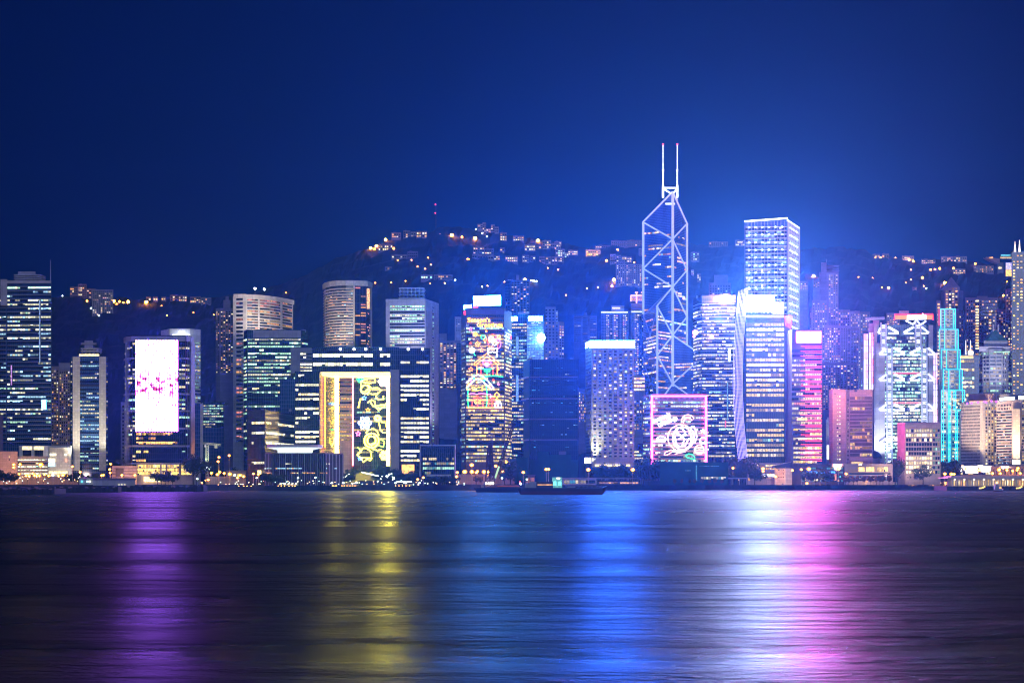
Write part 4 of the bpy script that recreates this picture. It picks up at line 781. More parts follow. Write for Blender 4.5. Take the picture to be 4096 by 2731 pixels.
for i, N, x0 in ((0, 6, .1), (1, 5, .12)):
    A_, t, nv, L = b.fac(i)
    for k in range(14):
        m = MB()
        for q in range(N):
            p = A_ + t * (L * (x0 + q * .155)) + nv * 1.6; m.ball((p.x, p.y, b.z(908 + k * 30.3)), .95 if i == 0 else .7, gm2, 6, .8)
        m.build('lamp_row', b.o)
neon(b, 'roof_edge_light', [(2978, 886), (3150, 873)], gl('edge_glow', (.85, 1, .6), 3, True), .9, Y=1850); neon(b, 'roof_edge_light', [(3150, 884), (3150, 884.5)], gl('edge_glow', (.85, 1, .6), 3, True), .8, Y=1850)
m = MB(); m.tube([(X(3150, 1848), 1848, Z(884, 1850) + .5), (X(3196, 1904), 1904, Z(884, 1850) + .5)], .9, gl('edge_glow', (.85, 1, .6), 3, True)); m.build('roof_edge_light', b.o)

# curved light veil tower and the white sign tower
b = mk('aia', 'office_tower', 'gold windowed tower with a huge blinding white roof sign and purple light veil', 'tower', [(2940, 1475), (2984, 1450), (3138, 1450), (3168, 1462)], 1262, G2, 35)
b.rows(1288, 1590, 15, ((1, .005, .99),), .6, 1,  (('cream', 3), ('gold', 6)), 2.2, G5, lv=(0, 1, 1, 2), run=.85, floors=[1, .9, 1, .97, 1]); b.rows(1610, 1830, 11, ((1, .005, .99), (2, .1, .7)), .6, .95, (('cream', 3), ('gold', 6), ('green', 1)), 2.2, G5, lv=(0, 1, 1), run=.85, floors=[.95, 1, .9, 1]); b.rows(1590, 1610, 1, ((1, .005, .33),), .5, .9, (('gold', 4),), 2.2, G5)
b.boxpx('corner_pier', 3140, 3166, 1263, 1860, WP, -2, 6); b.boxpx('roof_light_band', 2986, 3136, 1261, 1269, LIT['white', 2], -2, 1)
sign(b, 2990, 3096, 1180, 1248, (.66, .66, 1), 2000, 'roof_sign', legs=4, Y=1452); b.boxpx('lit_lantern', 3090, 3135, 1208, 1256, gl('lantern', (.7, .85, 1), 2.0, False, .6, .3), 3, 10)
vl = gl('veil_light', (.34, .28, 1), 3.2, True); vc = gl('veil_cross', (.35, .15, 1), 2)
prof = [(1158, 0), (1250, -6), (1400, -17), (1550, -20), (1700, -13), (1870, 0)]
def pv_(y):
    for (a, c), (d, e) in zip(prof, prof[1:]):
        if y <= d: return c + (e - c) * max(0, y - a) / (d - a)
    return 0
YV = 1446
for j in range(8):
    y0 = 1164 - j * 2; xs = 2952 + j * 5.2
    m = MB(); m.tube([(X(xs + pv_(y) + max(0, (1250 - y)) * .03 + (6 - j * .2) * (y > 1700) * (y - 1700) / 170, YV), YV - 3 + .8 * abs(j - 3.5) , Z(y, YV)) for y in [y0] + list(range(1180, 1870, 30)) + [1872]], .2, vl, 4); m.build('light_tube', b.o)
for k in range(48):
    y = 1175 + k * 14.6; m = MB(); m.tube([(X(2952 + pv_(y), YV), YV + .3, Z(y, YV)), (X(2989 + pv_(y), YV), YV + .3, Z(y, YV))], .14, vc, 4); m.build('crossbar', b.o)

b = mk('pks', 'office_tower', 'tower with red neon stripes and a glaring pink white roof sign', 'tower', [(3148, 1450), (3167, 1432), (3287, 1430)], 1323, WP, 30)
b.rows(1393, 1700, 16, ((1, .0, .98),), .55, .8, (('cream', 6), ('white', 2), ('pink', 1)), 1.8, G5, lv=(0, 1, 1), run=.7, floors=[.2, .5, .9, .95, .7, .9, .95, .8]); b.rows(1708, 1856, 8, ((1, .05, 1),), .5, .9, (('gold', 3), ('cream', 4)), 1.8, G5, lv=(1, 1, 2), run=.7)
sign(b, 3186, 3284, 1326, 1370, (1, .05, .46), 2500, 'roof_sign', Y=1429, legs=0); rn = gl('neon_stripe', (1, .05, .12), 4)
for k in range(24):
    y = 1385 + k * 19.6
    for dx, dy in ((0, 0), (19, 7)): neon(b, 'neon_stripe', [(3203 + dx, y + dy), (3288, y + dy)], rn, .2, Y=1431)
sign(b, 3187, 3229, 1671, 1682, (1, .5, .12), 2.5, 'wall_sign', flick=.6, Y=1430.5)

# apartment cluster on the slope
b = mk('hit', 'apartment_tower', 'very tall slim apartment tower with an open roof frame right of the lattice tower', 'tower', [(3278, 2100), (3306, 2098), (3354, 2098)], 1092, WM, 28, base=ter_z(3310, 2100))
b.grid(1098, 1560, 60, (.15, .95), 4, 1, .6, .55, .38, (('warm', 3), ('cream', 4)), G5); b.boxpx('lift_tower', 3284, 3306, 1050, 1092, WM, 1, 16); frame_roof(b, 'roof_frame', 3306, 3353, 1061, 1092, 2, WM, depth=12, slabs=3); mast(b, 3305, 1035, 1060)
def block(key, x0, x1, yt, yb, Y, lb, nr, nc, lit, mat=WM, pal=HOM, lv=(1, 1, 2)):
    q = mk(key, 'apartment_tower', lb, 'tower', [(x0, Y), (x1, Y)], yt, mat, 24, base=ter_z((x0 + x1) / 2, Y)); q.grid(yt + 5, yb, nr, (.03, .97), nc, 0, .58, .52, min(.9, lit * 1.35), pal, G5, lv); return q
q = block('b1', 3248, 3310, 1205, 1570, 2060, 'apartment tower with a flat cap left of the very tall slim tower', 36, 6, .22); block('b2', 3240, 3252, 1237, 1330, 2080, 'sliver of an apartment tower above the pink roof sign', 9, 2, .3)
block('b3', 3352, 3400, 1243, 1560, 2040, 'mauve apartment tower close to the right of the very tall slim tower', 28, 5, .25); block('b4', 3400, 3440, 1248, 1560, 2010, 'apartment tower with bright window columns left of the masted bank', 28, 5, .42); block('b5', 3440, 3480, 1251, 1500, 2070, 'plum apartment tower just left of the masted bank roof', 22, 4, .3, WA)
block('b6', 3298, 3362, 1305, 1570, 1900, 'broad mauve apartment tower beside the pink roof sign', 26, 7, .38, WM); block('b7', 3362, 3402, 1307, 1570, 1890, 'lattice faced mauve apartment tower behind the floodlit salmon tower', 30, 4, .12, WM); block('b8', 3402, 3436, 1316, 1565, 1880, 'plain plum apartment slab behind the floodlit salmon tower', 24, 3, .12, WP)
block('b9', 3290, 3345, 1455, 1640, 1760, 'lowest mauve apartment tower next to the red striped tower', 18, 5, .4, WP); block('b10', 3345, 3430, 1455, 1570, 1765, 'dark apartment tower with sparse bright windows above the floodlit salmon tower', 12, 6, .25, WP); block('b11', 3432, 3462, 1376, 1560, 1850, 'balconied grey apartment tower against the red lit side of the masted bank', 24, 3, .22, WG, (('cream', 2), ('green', 1)))
block('b12', 3546, 3600, 1256, 1300, 2050, 'small apartment block peeking over the bank roof trusses', 5, 5, .35); block('b13', 2835, 2924, 1135, 1200, 2120, 'pale apartment block on the slope behind the striped blind tower', 6, 8, .15, WM)
b = B['b13']; b.boxpx('roof_block', 2856, 2912, 1100, 1136, WM, 2); b = B['b12']; b.boxpx('roof_tank', 3596, 3635, 1243, 1262, WL, -300, 12)
block('b14', 3195, 3232, 1128, 1160, 2380, 'small bright windowed block beside the right edge of the lattice tower', 4, 5, .6); block('b15', 3252, 3279, 1123, 1150, 2300, 'small stepped block left of the very tall slim tower', 4, 3, .5, WM)
block('b16', 2314, 2344, 1560, 1690, 1840, 'low apartment block glimpsed between the netted tower and the grid windowed hotel', 10, 4, .4, WA)

b = mk('sal', 'office_tower', 'salmon floodlit tower with one column of square windows and a dim glazed right half', 'tower', [(3316, 1432), (3332, 1426), (3384, 1428), (3398, 1436), (3490, 1430)], 1562, WS, 25)
b.grid(1577, 1844, 17, (.25, .6), 2, 1, .75, .36, .85, (('cream', 4), ('white', 1)), G5, (1, 1, 2)); b.grid(1590, 1844, 16, (.2, .9), 1, 2, .4, .4, .35, (('cream', 1),), G5, (0, 1))
b.rows(1583, 1825, 17, ((3, .02, .985),), .8, .45, (('gold', 3), ('warm', 3)), 2, WR, lv=(0, 0, 1), run=.7); b.boxpx('awning', 3400, 3492, 1829, 1841, WB, -4, 4); b.boxpx('lit_lobby', 3405, 3452, 1846, 1856, LIT['gold', 1], -2, .5)
flood(b, 3350, 1885, 1392, 3345, 1680, 1428, (1, .42, .24), 420000, 70); flood(b, 3340, 1570, 1395, 3340, 1650, 1428, (1, .2, .3), 60000, 80)
b = mk('whs', 'office_slab', 'thin white floodlit slab between the red striped tower and the salmon tower', 'tower', [(3304, 1462), (3319, 1460)], 1682, WW, 20); b.boxpx('setback', 3308, 3318, 1668, 1684, WW, -.5, 8); sign(b, 3307, 3317, 1780, 1836, (1, .97, .85), 2.2, 'lit_panel', Y=1458); flood(b, 3300, 1900, 1440, 3312, 1760, 1460, (1, .95, .9), 40000, 50)
b = mk('dom', 'council_building', 'small old building with a dark dome behind the golden lit hall', 'building', [(3488, 1475), (3520, 1475)], 1832, WC, 12, parapet=.3); cx, cz = X(3492, 1482), Z(1832, 1475)
m = MB(); 
pr = [(7.4 * math.cos(R(a)), 6.4 * math.sin(R(a))) for a in range(0, 91, 15)]
for (r0, h0), (r1, h1) in zip(pr, pr[1:]):
    for q in range(20):
        t0, t1 = 2 * math.pi * q / 20, 2 * math.pi * (q + 1) / 20; m.face([(cx + r0 * math.cos(t0), 1482 + r0 * math.sin(t0), cz + h0), (cx + r0 * math.cos(t1), 1482 + r0 * math.sin(t1), cz + h0), (cx + r1 * math.cos(t1), 1482 + r1 * math.sin(t1), cz + h1), (cx + r1 * math.cos(t0), 1482 + r1 * math.sin(t0), cz + h1)], DARK)
m.build('dome', b.o)

# the masted bank
HB = 1600
b = mk('hsb', 'bank_tower', 'steel masted bank tower with bright white hanger trusses and green lit floors', 'tower', [(3500, 1608), (3532, 1600), (3705, 1600), (3735, 1608)], 1300, G3, 40, parapet=.3)
b.rows(1345, 1850, 37, ((1, .04, .97),), .66, .9, (('green', 6), ('white', 2)), 1.5, G5, lv=(0, 1, 1, 2), run=.6, floors=[.85, 1, 1, .7, 1, .95], topdim=lambda t: .7 if (t < .06 or .3 < t < .33) else 1); b.rows(1355, 1860, 34, ((2, .3, .6),), .5, .7, (('green', 3),), 1.5, G5, lv=(0, 1))
b.boxpx('service_tower', 3503, 3540, 1372, 1860, WL, -4, 12); b.boxpx('service_tower', 3497, 3508, 1300, 1860, WL, -3, 9); b.boxpx('service_tower', 3474, 3516, 1293, 1340, WL, 4, 12); b.boxpx('service_tower', 3492, 3517, 1282, 1300, WL, 6, 12)
b.boxpx('service_tower', 3714, 3732, 1300, 1860, WL, -3, 9); b.boxpx('service_tower', 3690, 3733, 1302, 1356, WL, 4, 12)
htube = gl('truss_light', (.82, .86, 1), 3.2, False, .35, .4); steel2 = wall('glowing_mast_steel', (.55, .58, .72), joint=0, emit=.30)  # mast steel given a faint glow in place of light falling on it
def ht(name, pts, mat=htube, r=.8, dy=-6): 
    m = MB(); Y = HB + dy
    for p in pts: m.tube([(X(a, Y), Y, Z(c, Y)) for a, c in p], r, mat, 6)
    return m.build(name, b.o)
for xl, y0, y1 in ((3524, 1290, 1400), (3663, 1290, 1400), (3548, 1385, 1860), (3688, 1385, 1860)):
    ht('mast', [[(xl, y0), (xl, y1)], [(xl + 20, y0 + 5), (xl + 20, y1)]], steel2, .75)
    for k in range(int((y1 - y0) / 15)): ht('ladder_rung', [[(xl + 3, y0 + 12 + k * 15), (xl + 17, y0 + 12 + k * 15)], [(xl + 4, y0 + 20 + k * 15), (xl + 16, y0 + 20 + k * 15)]], htube if k % 2 == 0 else steel2, .45, -5)
for yb, xa, xb, w in ((1333, 3553, 3655, .8), (1417, 3577, 3680, .85), (1520, 3577, 3680, .85), (1640, 3577, 3680, .85), (1774, 3577, 3680, .8)):
    xm = (xa + xb) / 2
    ht('hanger_truss', [[(xa, yb - 25), (xm - 12, yb - 4)], [(xm + 12, yb - 4), (xb, yb - 25)]], htube, 1.0); ht('tie_beam', [[(xa + 2, yb), (xm - 10, yb)], [(xm + 12, yb), (xb - 2, yb)]], htube, .75)
    ht('hanger_truss', [[(xa - 60 + (20 if yb == 1333 else 0), yb - 2), (xa - 32, yb - 22)], [(xb + 32, yb - 25), (xb + 60, yb - 2)]], htube, .75); ht('tie_beam', [[(xa - 58 + (20 if yb == 1333 else 0), yb), (xa - 32, yb)], [(xb + 32, yb), (xb + 58, yb)]], htube, .6)
for y in (1492, 1611): ht('red_beam', [[(3573, y), (3682, y)]], gl('red_beam_light', (1, .12, .16), 1.8), .6)
ht('roof_truss', [[(3623, 1282), (3652, 1297)], [(3652, 1297), (3666, 1280)], [(3682, 1299), (3704, 1284)], [(3666, 1280), (3682, 1299)]], htube, .7)
ht('roof_crane', [[(3463, 1277), (3538, 1272)], [(3484, 1273), (3538, 1273)]], wall('crane_paint', (.4, .4, .65), joint=0, emit=.3), 1.2); ht('red_tip', [[(3464, 1277), (3476, 1277)]], gl('tip_red', (1, .05, .1), 4), .8)  # roof crane paint glows faintly too, light put into its colour
ssx = ((3578, 3628, (1, .36, .01), 1.3), (3628.5, 3705, (1, .95, .9), 8), (3705.5, 3732, (1, .34, .01), 1.3))
for x0, x1, c, s_ in ssx: sign(b, x0, x1, 1260, 1278, c, s_, 'roof_sign', Y=1590, ya=1259.5)
neon(b, 'sign_border', [[(3578, 1280), (3578, 1259), (3732, 1257), (3732, 1279)]], gl('border_red', (1, .03, .06), 2.5), .8, Y=1589); 
m = MB(); m.ball((X(3691, 1588), 1588, Z(1260, 1588)), 1.6, gl('beacon_pink', (1, .25, .4), 30, True), 6); m.build('beacon', b.o)
# light panels on the service towers
lp, n, l, p = new_mat('led_ladder'); uv = n.new('ShaderNodeUVMap'); ck = n.new('ShaderNodeTexBrick'); ck.offset = 0; ck.inputs['Scale'].default_value = 1; ck.inputs['Brick Width'].default_value = 2.3; ck.inputs['Row Height'].default_value = 5.6
ck.inputs['Mortar Size'].default_value = .5; ck.inputs['Color1'].default_value = (.75, .82, 1, 1); ck.inputs['Color2'].default_value = (1, .12, .16, 1); ck.inputs['Mortar'].default_value = (.06, .05, .1, 1); l.new(uv.outputs[0], ck.inputs[0])
l.new(ck.outputs[0], p.inputs['Emission Color']); p.inputs['Emission Strength'].default_value = 2.6; lp.cycles.emission_sampling = 'NONE'
for x0, x1, y0, y1 in ((3454, 3471, 1335, 1560), (3475, 3493, 1330, 1560), (3494, 3502, 1345, 1420), (3727, 3749, 1412, 1696)):
    sign(b, x0, x1, y0, y1, None, 0, 'light_ladder', Y=1604, mat=lp)
b.boxpx('shaft', 3454, 3500, 1560, 1700, WL, 4, 14); b.boxpx('ladder_frame', 3452, 3503, 1326, 1560, DARK, 8, 10)

b = mk('off', 'office_block', 'boxy beige office block with big square lit windows and a blank pale left wall', 'building', [(3589, 1415), (3621, 1402), (3762, 1400)], 1695, WB, 30)
for k in range(10):
    y = 1713 + k * 18.4; l_ = (.9, 1, .5, 0, 0, .35, .95, 1, 1, 1)[k]
    b.grid(y, y + 17, 1, (.015, .76), 10, 1, .84, .75 if k < 9 else .6, l_, (('cream', 5), ('white', 2)), G5, (1, 2, 2) if k != 0 else (1,), single=True); b.grid(y, y + 17, 1, (.78, .98), 3, 1, .8, .7, .7, (('green', 3), ('gold', 2)), G5, (0, 0, 1))
b.boxpx('roof_band', 3620, 3763, 1695, 1711, WB, -.6, .6)

# bank tower outlined in cyan neon
b = mk('stc', 'bank_tower', 'slender stepped bank tower outlined in bright cyan neon', 'tower', [(3758, 1512), (3858, 1512)], 1640, WC, 26, parapet=.3)
cy = NEON['cyan']; tiers = ((3763, 3822, 1235, 1312, 10), (3757, 3833, 1317, 1396, 7), (3765, 3841, 1398, 1475, 5), (3773, 3849, 1477, 1560, 3), (3800, 3858, 1560, 1642, 0))
for j, (x0, x1, y0, y1, dy) in enumerate(tiers):
    bb = Bldg.__new__(Bldg); bb.__dict__.update(b.__dict__); bb.Y = 1500 + dy; bb.P = [(X(x0, bb.Y), bb.Y), (X(x1, bb.Y), bb.Y)]
    m = MB(); m.pbox(x0, x1, bb.Y, bb.Y + 24, GZ, Z(y0, bb.Y), WC if j % 2 == 0 else WC); m.build('tier', b.o)
    nr = 6; bb.grid(y0 + 4, y1 - 4, nr, (.36, .84), 2, 0, .6, .42, .3 if j < 2 else .6, (('gold', 3), ('warm', 2)), G5, (0, 1)); bb.grid(y0 + 4, y1 - 4, nr, (.06, .3), 1, 0, .8, .45, .15 if j < 2 else .8, (('gold', 3), ('cream', 3)), G5, (0, 1)) 
    neon(b, 'neon_outline', [[(x0, y1), (x0, y0), (x1, y0), (x1, y1 if j != 4 else 1640)]], cy, .26, Y=bb.Y); w = x1 - x0
    neon(b, 'neon_outline', [[(x0 + w * .27, y0), (x0 + w * .27, y1)], [(x0 + w * .86, y0), (x0 + w * .86, y1)]], cy, .22, Y=bb.Y)
bb = Bldg.__new__(Bldg); bb.__dict__.update(b.__dict__); bb.Y = 1500; bb.P = [(X(3764, 1500), 1500), (X(3858, 1500), 1500)]; m = MB(); m.box(X(3764, 1500), X(3858, 1500), 1500.1, 1512, GZ, Z(1560, 1500), WC); m.build('lower_tier', b.o)
bb.rows(1565, 1845, 20, ((0, .02, .2), (0, .3, .42), (0, .48, .78), (0, .85, .99)), .45, .75, (('gold', 3), ('cream', 4)), 1.5, G5, lv=(0, 1, 1, 2), run=.5); bb.rows(1400, 1560, 12, ((0, .1, .2),), .45, .6, (('gold', 3),), 1.5, G5, lv=(0, 1))
for x, y0 in ((3766, 1560), (3774, 1478), (3795, 1478), (3800, 1560), (3823, 1560), (3829, 1640)): neon(b, 'neon_outline', [(x, y0), (x, 1848)], cy, .27, Y=1499)
neon(b, 'neon_outline', [[(3829, 1640), (3844, 1640)]], cy, .3, Y=1499); b.boxpx('red_panel', 3752, 3762, 1238, 1302, gl('red_facade', (1, .05, .15), .8), -2, 1); flood(b, 3812, 1640, 1488, 3800, 1520, 1500, (1, .95, .75), 9000, 80); flood(b, 3795, 1398, 1488, 3795, 1340, 1505, (1, .95, .75), 4000, 90); flood(b, 3790, 1316, 1492, 3792, 1260, 1509, (1, .95, .75), 3000, 90)

b = mk('pnt', 'apartment_tower', 'pointed roof tower with a patch of orange windows behind the cyan outlined bank', 'tower', [(3763, 2020), (3778, 2004), (3835, 2000), (3853, 2012)], 1160, WA, 26, base=ter_z(3800, 2000), parapet=.3)
b.grid(1148, 1235, 8, (.05, .95), 4, 1, .7, .55, .75, (('warm', 3), ('cream', 2)), G5); b.grid(1235, 1560, 26, (.05, .95), 2, 2, .5, .5, .15, HOM, G5); x0, x1, xm = X(3776, 2003), X(3840, 2003), X(3809, 2010)
m = MB(); ap = (xm, 2014, Z(1102, 2000)); q = [(x0, 2003, Z(1150, 2000)), (x1, 2003, Z(1150, 2000)), (x1, 2028, Z(1150, 2000)), (x0, 2028, Z(1150, 2000))]
for i in range(4): m.face([q[i], q[(i + 1) % 4], ap], WA)
m.build('pyramid_roof', b.o); b.boxpx('upper_wall', 3774, 3840, 1148, 1162, WA, 2, 22); block('c1', 3746, 3763, 1205, 1520, 1960, 'thin tower with stacked orange windows left of the cyan outlined bank', 22, 1, .8, WA, (('warm', 2), ('cream', 1)), (1, 1, 2))
block('c2', 3861, 3993, 1194, 1560, 1990, 'wide apartment tower with a bright orange window column behind the teal roofed tower', 28, 14, .12, WA); b = B['c2']; b.grid(1198, 1500, 27, (.3, .42), 1, 0, .85, .6, .6, (('cream', 2), ('warm', 2)), G5, (1, 2, 2)); b.grid(1230, 1330, 9, (.7, .8), 1, 0, .8, .6, .6, (('cream', 2), ('warm', 2)), G5, (1, 2)); b.boxpx('roof_block', 3907, 3950, 1184, 1196, WA, 3)
block('c3', 3985, 4040, 1240, 1600, 1930, 'dark maroon apartment tower with pin prick lights right of the teal roof', 30, 6, .2, WP)
q = block('c4', 4022, 4060, 1160, 1600, 1880, 'apartment tower with a pale left edge strip beside the spired tower', 40, 4, .3, WA); q.boxpx('edge_strip', 4022, 4027, 1158, 1250, WL, -1, 4)
q = block('c5', 4046, 4140, 1012, 1640, 1860, 'very tall residential tower topped by two white spires at the right edge', 52, 6, .36, G2, (('gold', 3), ('warm', 3), ('cream', 2)), (1, 1, 2)); 
for x, y0 in ((4060, 965), (4078, 960)):
    m = MB(); m.tube([(X(x, 1865), 1865, Z(1012, 1865)), (X(x, 1865), 1865, Z(y0, 1865))], 1.4, gl('spire_light', (1, .85, .75), 2.0), 6, r2=.2); m.build('spire', q.o)
sign(q, 4023, 4046, 1051, 1078, (.6, .5, 1), 1.6, 'glowing_panel', flick=.9, Y=1862, fs=.8); sign(q, 4023, 4046, 1079, 1105, (1, .6, .1), 1.8, 'glowing_panel', flick=.7, Y=1862, fs=.5)
# bowl roofed lookout on the ridge
yk = hillY(3975, 1100); b = mk('peak', 'lookout_tower', 'lookout building with an upturned bowl roof on the ridge near the right edge', 'building', [(3990, yk), (4014, yk)], 1050, WG, 15, base=ter_z(3990, yk) - 4, parapet=.3)
Yk = yk; m = MB()
for q_ in range(14):
    a, c = q_ / 14, (q_ + 1) / 14; f = lambda t: (3942 + 56 * t, 1031 + 22 * math.sin(math.pi * t / 2) - 0 * t); g = lambda t: (3942 + 56 * t, 1028 + 8 * t)
    p0, p1, p2, p3 = f(a), f(c), g(c), g(a); m.face([(X(p[0], Yk), Yk - 2, Z(p[1], Yk)) for p in (p0, p1, p2, p3)], WS); m.face([(X(p[0], Yk), Yk + 14, Z(p[1], Yk)) for p in (p3, p2, p1, p0)], WS); m.face([(X(p0[0], Yk), Yk + 14, Z(p0[1], Yk)), (X(p1[0], Yk), Yk + 14, Z(p1[1], Yk)), (X(p1[0], Yk), Yk - 2, Z(p1[1], Yk)), (X(p0[0], Yk), Yk - 2, Z(p0[1], Yk))], WS)
m.build('bowl_roof', b.o); b.boxpx('bowl_lamp', 3958, 3972, 1028, 1032, LIT['warm', 2], -3, 1); b.boxpx('window', 3994, 4006, 1068, 1075, LIT['cream', 2], -1, .5)
b.boxpx('lit_gallery', 4000, 4046, 1028, 1034, LIT['gold', 1], -1, 1); b.boxpx('lit_gallery', 4003, 4042, 1018, 1024, LIT['teal', 1], -1, 1)

b = mk('teal', 'office_tower', 'rounded grey office tower with a teal pyramid roof near the right edge', 'tower', [(3914, 1668), (3932, 1654), (3958, 1650), (4008, 1650), (4030, 1654), (4047, 1668)], 1402, WG, 30)
b.rows(1406, 1600, 13, ((0, .1, .9), (1, .1, .95), (2, .05, .95), (3, .03, .97), (4, .05, .9)), .55, .42, (('cream', 4), ('green', 2)), 2.4, G5, lv=(0, 0, 1), run=.6)
m = MB()
for i, N in ((1, 2), (2, 2), (3, 3)):
    for k in range(N + 1): b.slab(m, i, max(0, k / N - .03), min(1, k / N + .03), GZ, b.ztop, .3, .7, WG)
m.build('pier', b.o); b.boxpx('upper_tier', 3916, 4042, 1385, 1404, WL, 2, 24); b.boxpx('upper_tier', 3935, 4030, 1362, 1387, WG, 5, 18); b.boxpx('window_band', 3975, 4040, 1405, 1410, LIT['green', 1], -1.2, .5)
m = MB(); q = [(X(x, 1656), y, Z(1362, 1650)) for x, y in ((3945, 1654), (4027, 1654), (4027, 1674), (3945, 1674))]; t_ = [(X(x, 1656), y, Z(1316, 1650)) for x, y in ((3979, 1662), (3991, 1662), (3991, 1666), (3979, 1666))]
for i in range(4): m.face([q[i], q[(i + 1) % 4], t_[(i + 1) % 4], t_[i]], TEAL)
m.face(t_, TEAL); m.build('pyramid_roof', b.o); b.boxpx('finial', 3971, 3976, 1298, 1325, WL, 8, 2); b.boxpx('finial', 3990, 3996, 1298, 1325, WL, 8, 2); mast(b, 3983, 1252, 1320, 1664, .4)
b = mk('gol', 'office_block', 'brightly lit glass office block with two short masts right of the cyan outlined bank', 'building', [(3838, 1560), (3898, 1560)], 1424, G3, 20)
b.rows(1436, 1640, 12, ((0, .05, .98),), .6, .85, (('gold', 3), ('cream', 3), ('green', 2)), 1.8, G5, lv=(0, 1, 2, 2), run=.7); b.boxpx('roof_light', 3842, 3893, 1424, 1433, LIT['gold', 2], -1, 1); sign(b, 3872, 3893, 1404, 1420, (1, .9, .6), 4, 'lit_lantern', Y=1566)
for x in (3863, 3882): mast(b, x, 1360, 1424, 1566, .7, gl('mast_glow', (1, .95, .9), 1.4))
b.boxpx('side_tower', 3898, 3916, 1424, 1640, G1, 4, 12)

b = mk('man', 'hotel_tower', 'corner hotel tower with rows of narrow windows and a lit ribbed crown with purple lamps', 'tower', [(3843, 1468), (3930, 1450), (3988, 1466)], 1611, WC, 30)
b.grid(1618, 1860, 19, (.02, .88), 24, 0, .45, .58, .22, (('cream', 3), ('gold', 2)), G5, (0, 0, 1)); b.grid(1612, 1860, 19, (.15, .98), 4, 1, .55, .6, .6, (('cream', 3), ('gold', 3), ('white', 1)), G5, (1, 1, 2))
m = MB(); q = [(X(3874, 1470), 1470), (X(3955, 1458), 1458), (X(4026, 1474), 1474), (X(4026, 1490), 1490), (X(3874, 1490), 1490)]; m.prism(q, Z(1606, 1460), Z(1573, 1460), WB); m.build('crown', b.o)
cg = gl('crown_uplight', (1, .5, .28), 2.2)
bb = Bldg.__new__(Bldg); bb.__dict__.update(b.__dict__); bb.P = q[:3]; bb.Y = 1460
m = MB(); m2 = MB()
for i, N in ((0, 20), (1, 9)):
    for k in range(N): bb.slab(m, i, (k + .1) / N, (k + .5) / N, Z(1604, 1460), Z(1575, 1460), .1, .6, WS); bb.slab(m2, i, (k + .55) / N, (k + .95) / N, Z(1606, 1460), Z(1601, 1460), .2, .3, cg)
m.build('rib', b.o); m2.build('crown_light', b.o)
pl_ = gl('purple_lamp', (.3, .05, 1), 5, True)
for x, y in ((3869, 1613), (3886, 1612), (3912, 1609), (3938, 1606), (3966, 1604), (3945, 1610), (3985, 1606)): m = MB(); m.ball((X(x, 1446), 1446, Z(y, 1446)), .8, pl_, 6); m.build('terrace_lamp', b.o)
flood(b, 3935, 1890, 1420, 3955, 1720, 1455, (1, .72, .5), 420000, 90)
b = mk('edg', 'office_tower', 'beige corner tower with glowing roof signs and a floodlit pier at the right edge', 'tower', [(3986, 1446), (4050, 1430), (4084, 1430), (4180, 1452)], 1603, WB, 30)
b.rows(1640, 1856, 19, ((0, .02, .95),), .5, .5, (('cool', 3), ('cream', 2)), 1.6, G5, lv=(0, 0, 1), run=.4); b.grid(1612, 1640, 2, (.06, .94), 9, 0, .5, .6, .2, HOM, G5); b.rows(1605, 1856, 20, ((2, .03, .97),), .5, .6, (('gold', 3), ('cream', 2)), 1.6, G5, lv=(0, 1, 1), run=.5)
b.boxpx('upper_block', 3998, 4120, 1576, 1605, WG, 6, 16); sign(b, 3999, 4058, 1591, 1602, (.75, 1, .95), 9, 'roof_sign', Y=1431, ya=1587); sign(b, 4075, 4110, 1583, 1597, (.7, 1, .95), 10, 'roof_sign', Y=1431); flood(b, 4066, 1860, 1417, 4066, 1720, 1430, (1, .66, .28), 150000, 45); b.boxpx('corner_pier', 4052, 4080, 1634, 1860, WC, -3, 3)
sign(b, 4049, 4081, 1838, 1857, (1, .85, .5), 3.0, 'uplight', Y=1426)

# low buildings along the shore, right half
b = mk('hal', 'civic_hall', 'low long hall with blue lit lettering strip and dark glass below the red striped tower', 'building', [(3158, 1396), (3378, 1396)], 1858, WD, 20, parapet=.5); b.rows(1864, 1930, 4, ((0, .22, .97),), .45, .5, (('teal', 3), ('cool', 3), ('warm', 1)), 1.4, G5, lv=(0, 0, 1), run=.4)
sign(b, 3225, 3340, 1884, 1893, (.06, .3, 1), 2.6, 'blue_strip', flick=1.0, fs=.5); b.boxpx('shop_window', 3222, 3272, 1911, 1922, LIT['cream', 2], -1, .5); b.boxpx('tv_screen', 3335, 3346, 1895, 1920, LIT['pink', 1], -1, .5)
b = mk('gld', 'civic_hall', 'low glass hall glowing gold behind tall bare columns', 'building', [(3376, 1400), (3571, 1400)], 1857, WB, 20, parapet=.5); b.rows(1866, 1887, 1, ((0, .28, .42), (0, .45, .62), (0, .68, .9)), .9, .95, (('gold', 3),), 1.0, G5, lv=(1, 2, 2), run=.4, floors=[1]); b.rows(1888, 1925, 3, ((0, .1, .95),), .6, .5, (('teal', 3), ('green', 2)), 1.2, G5, lv=(0, 0, 1), run=.3)
b = mk('mus', 'museum_block', 'small pale block with a slanted dark roof at the foot of the gold windowed tower', 'building', [(3098, 1392), (3142, 1384), (3168, 1386)], 1868, WC, 14, parapet=.2); m = MB(); m.prism([(X(3098, 1385), 1384), (X(3168, 1385), 1384), (X(3168, 1385), 1400), (X(3098, 1385), 1400)], Z(1872, 1385), [Z(1862, 1385), Z(1846, 1385), Z(1846, 1385), Z(1862, 1385)], DARK); m.build('slanted_roof', b.o); b.grid(1872, 1915, 3, (.1, .9), 4, 0, .4, .3, .5, (('cream', 1),), G5, (1,))
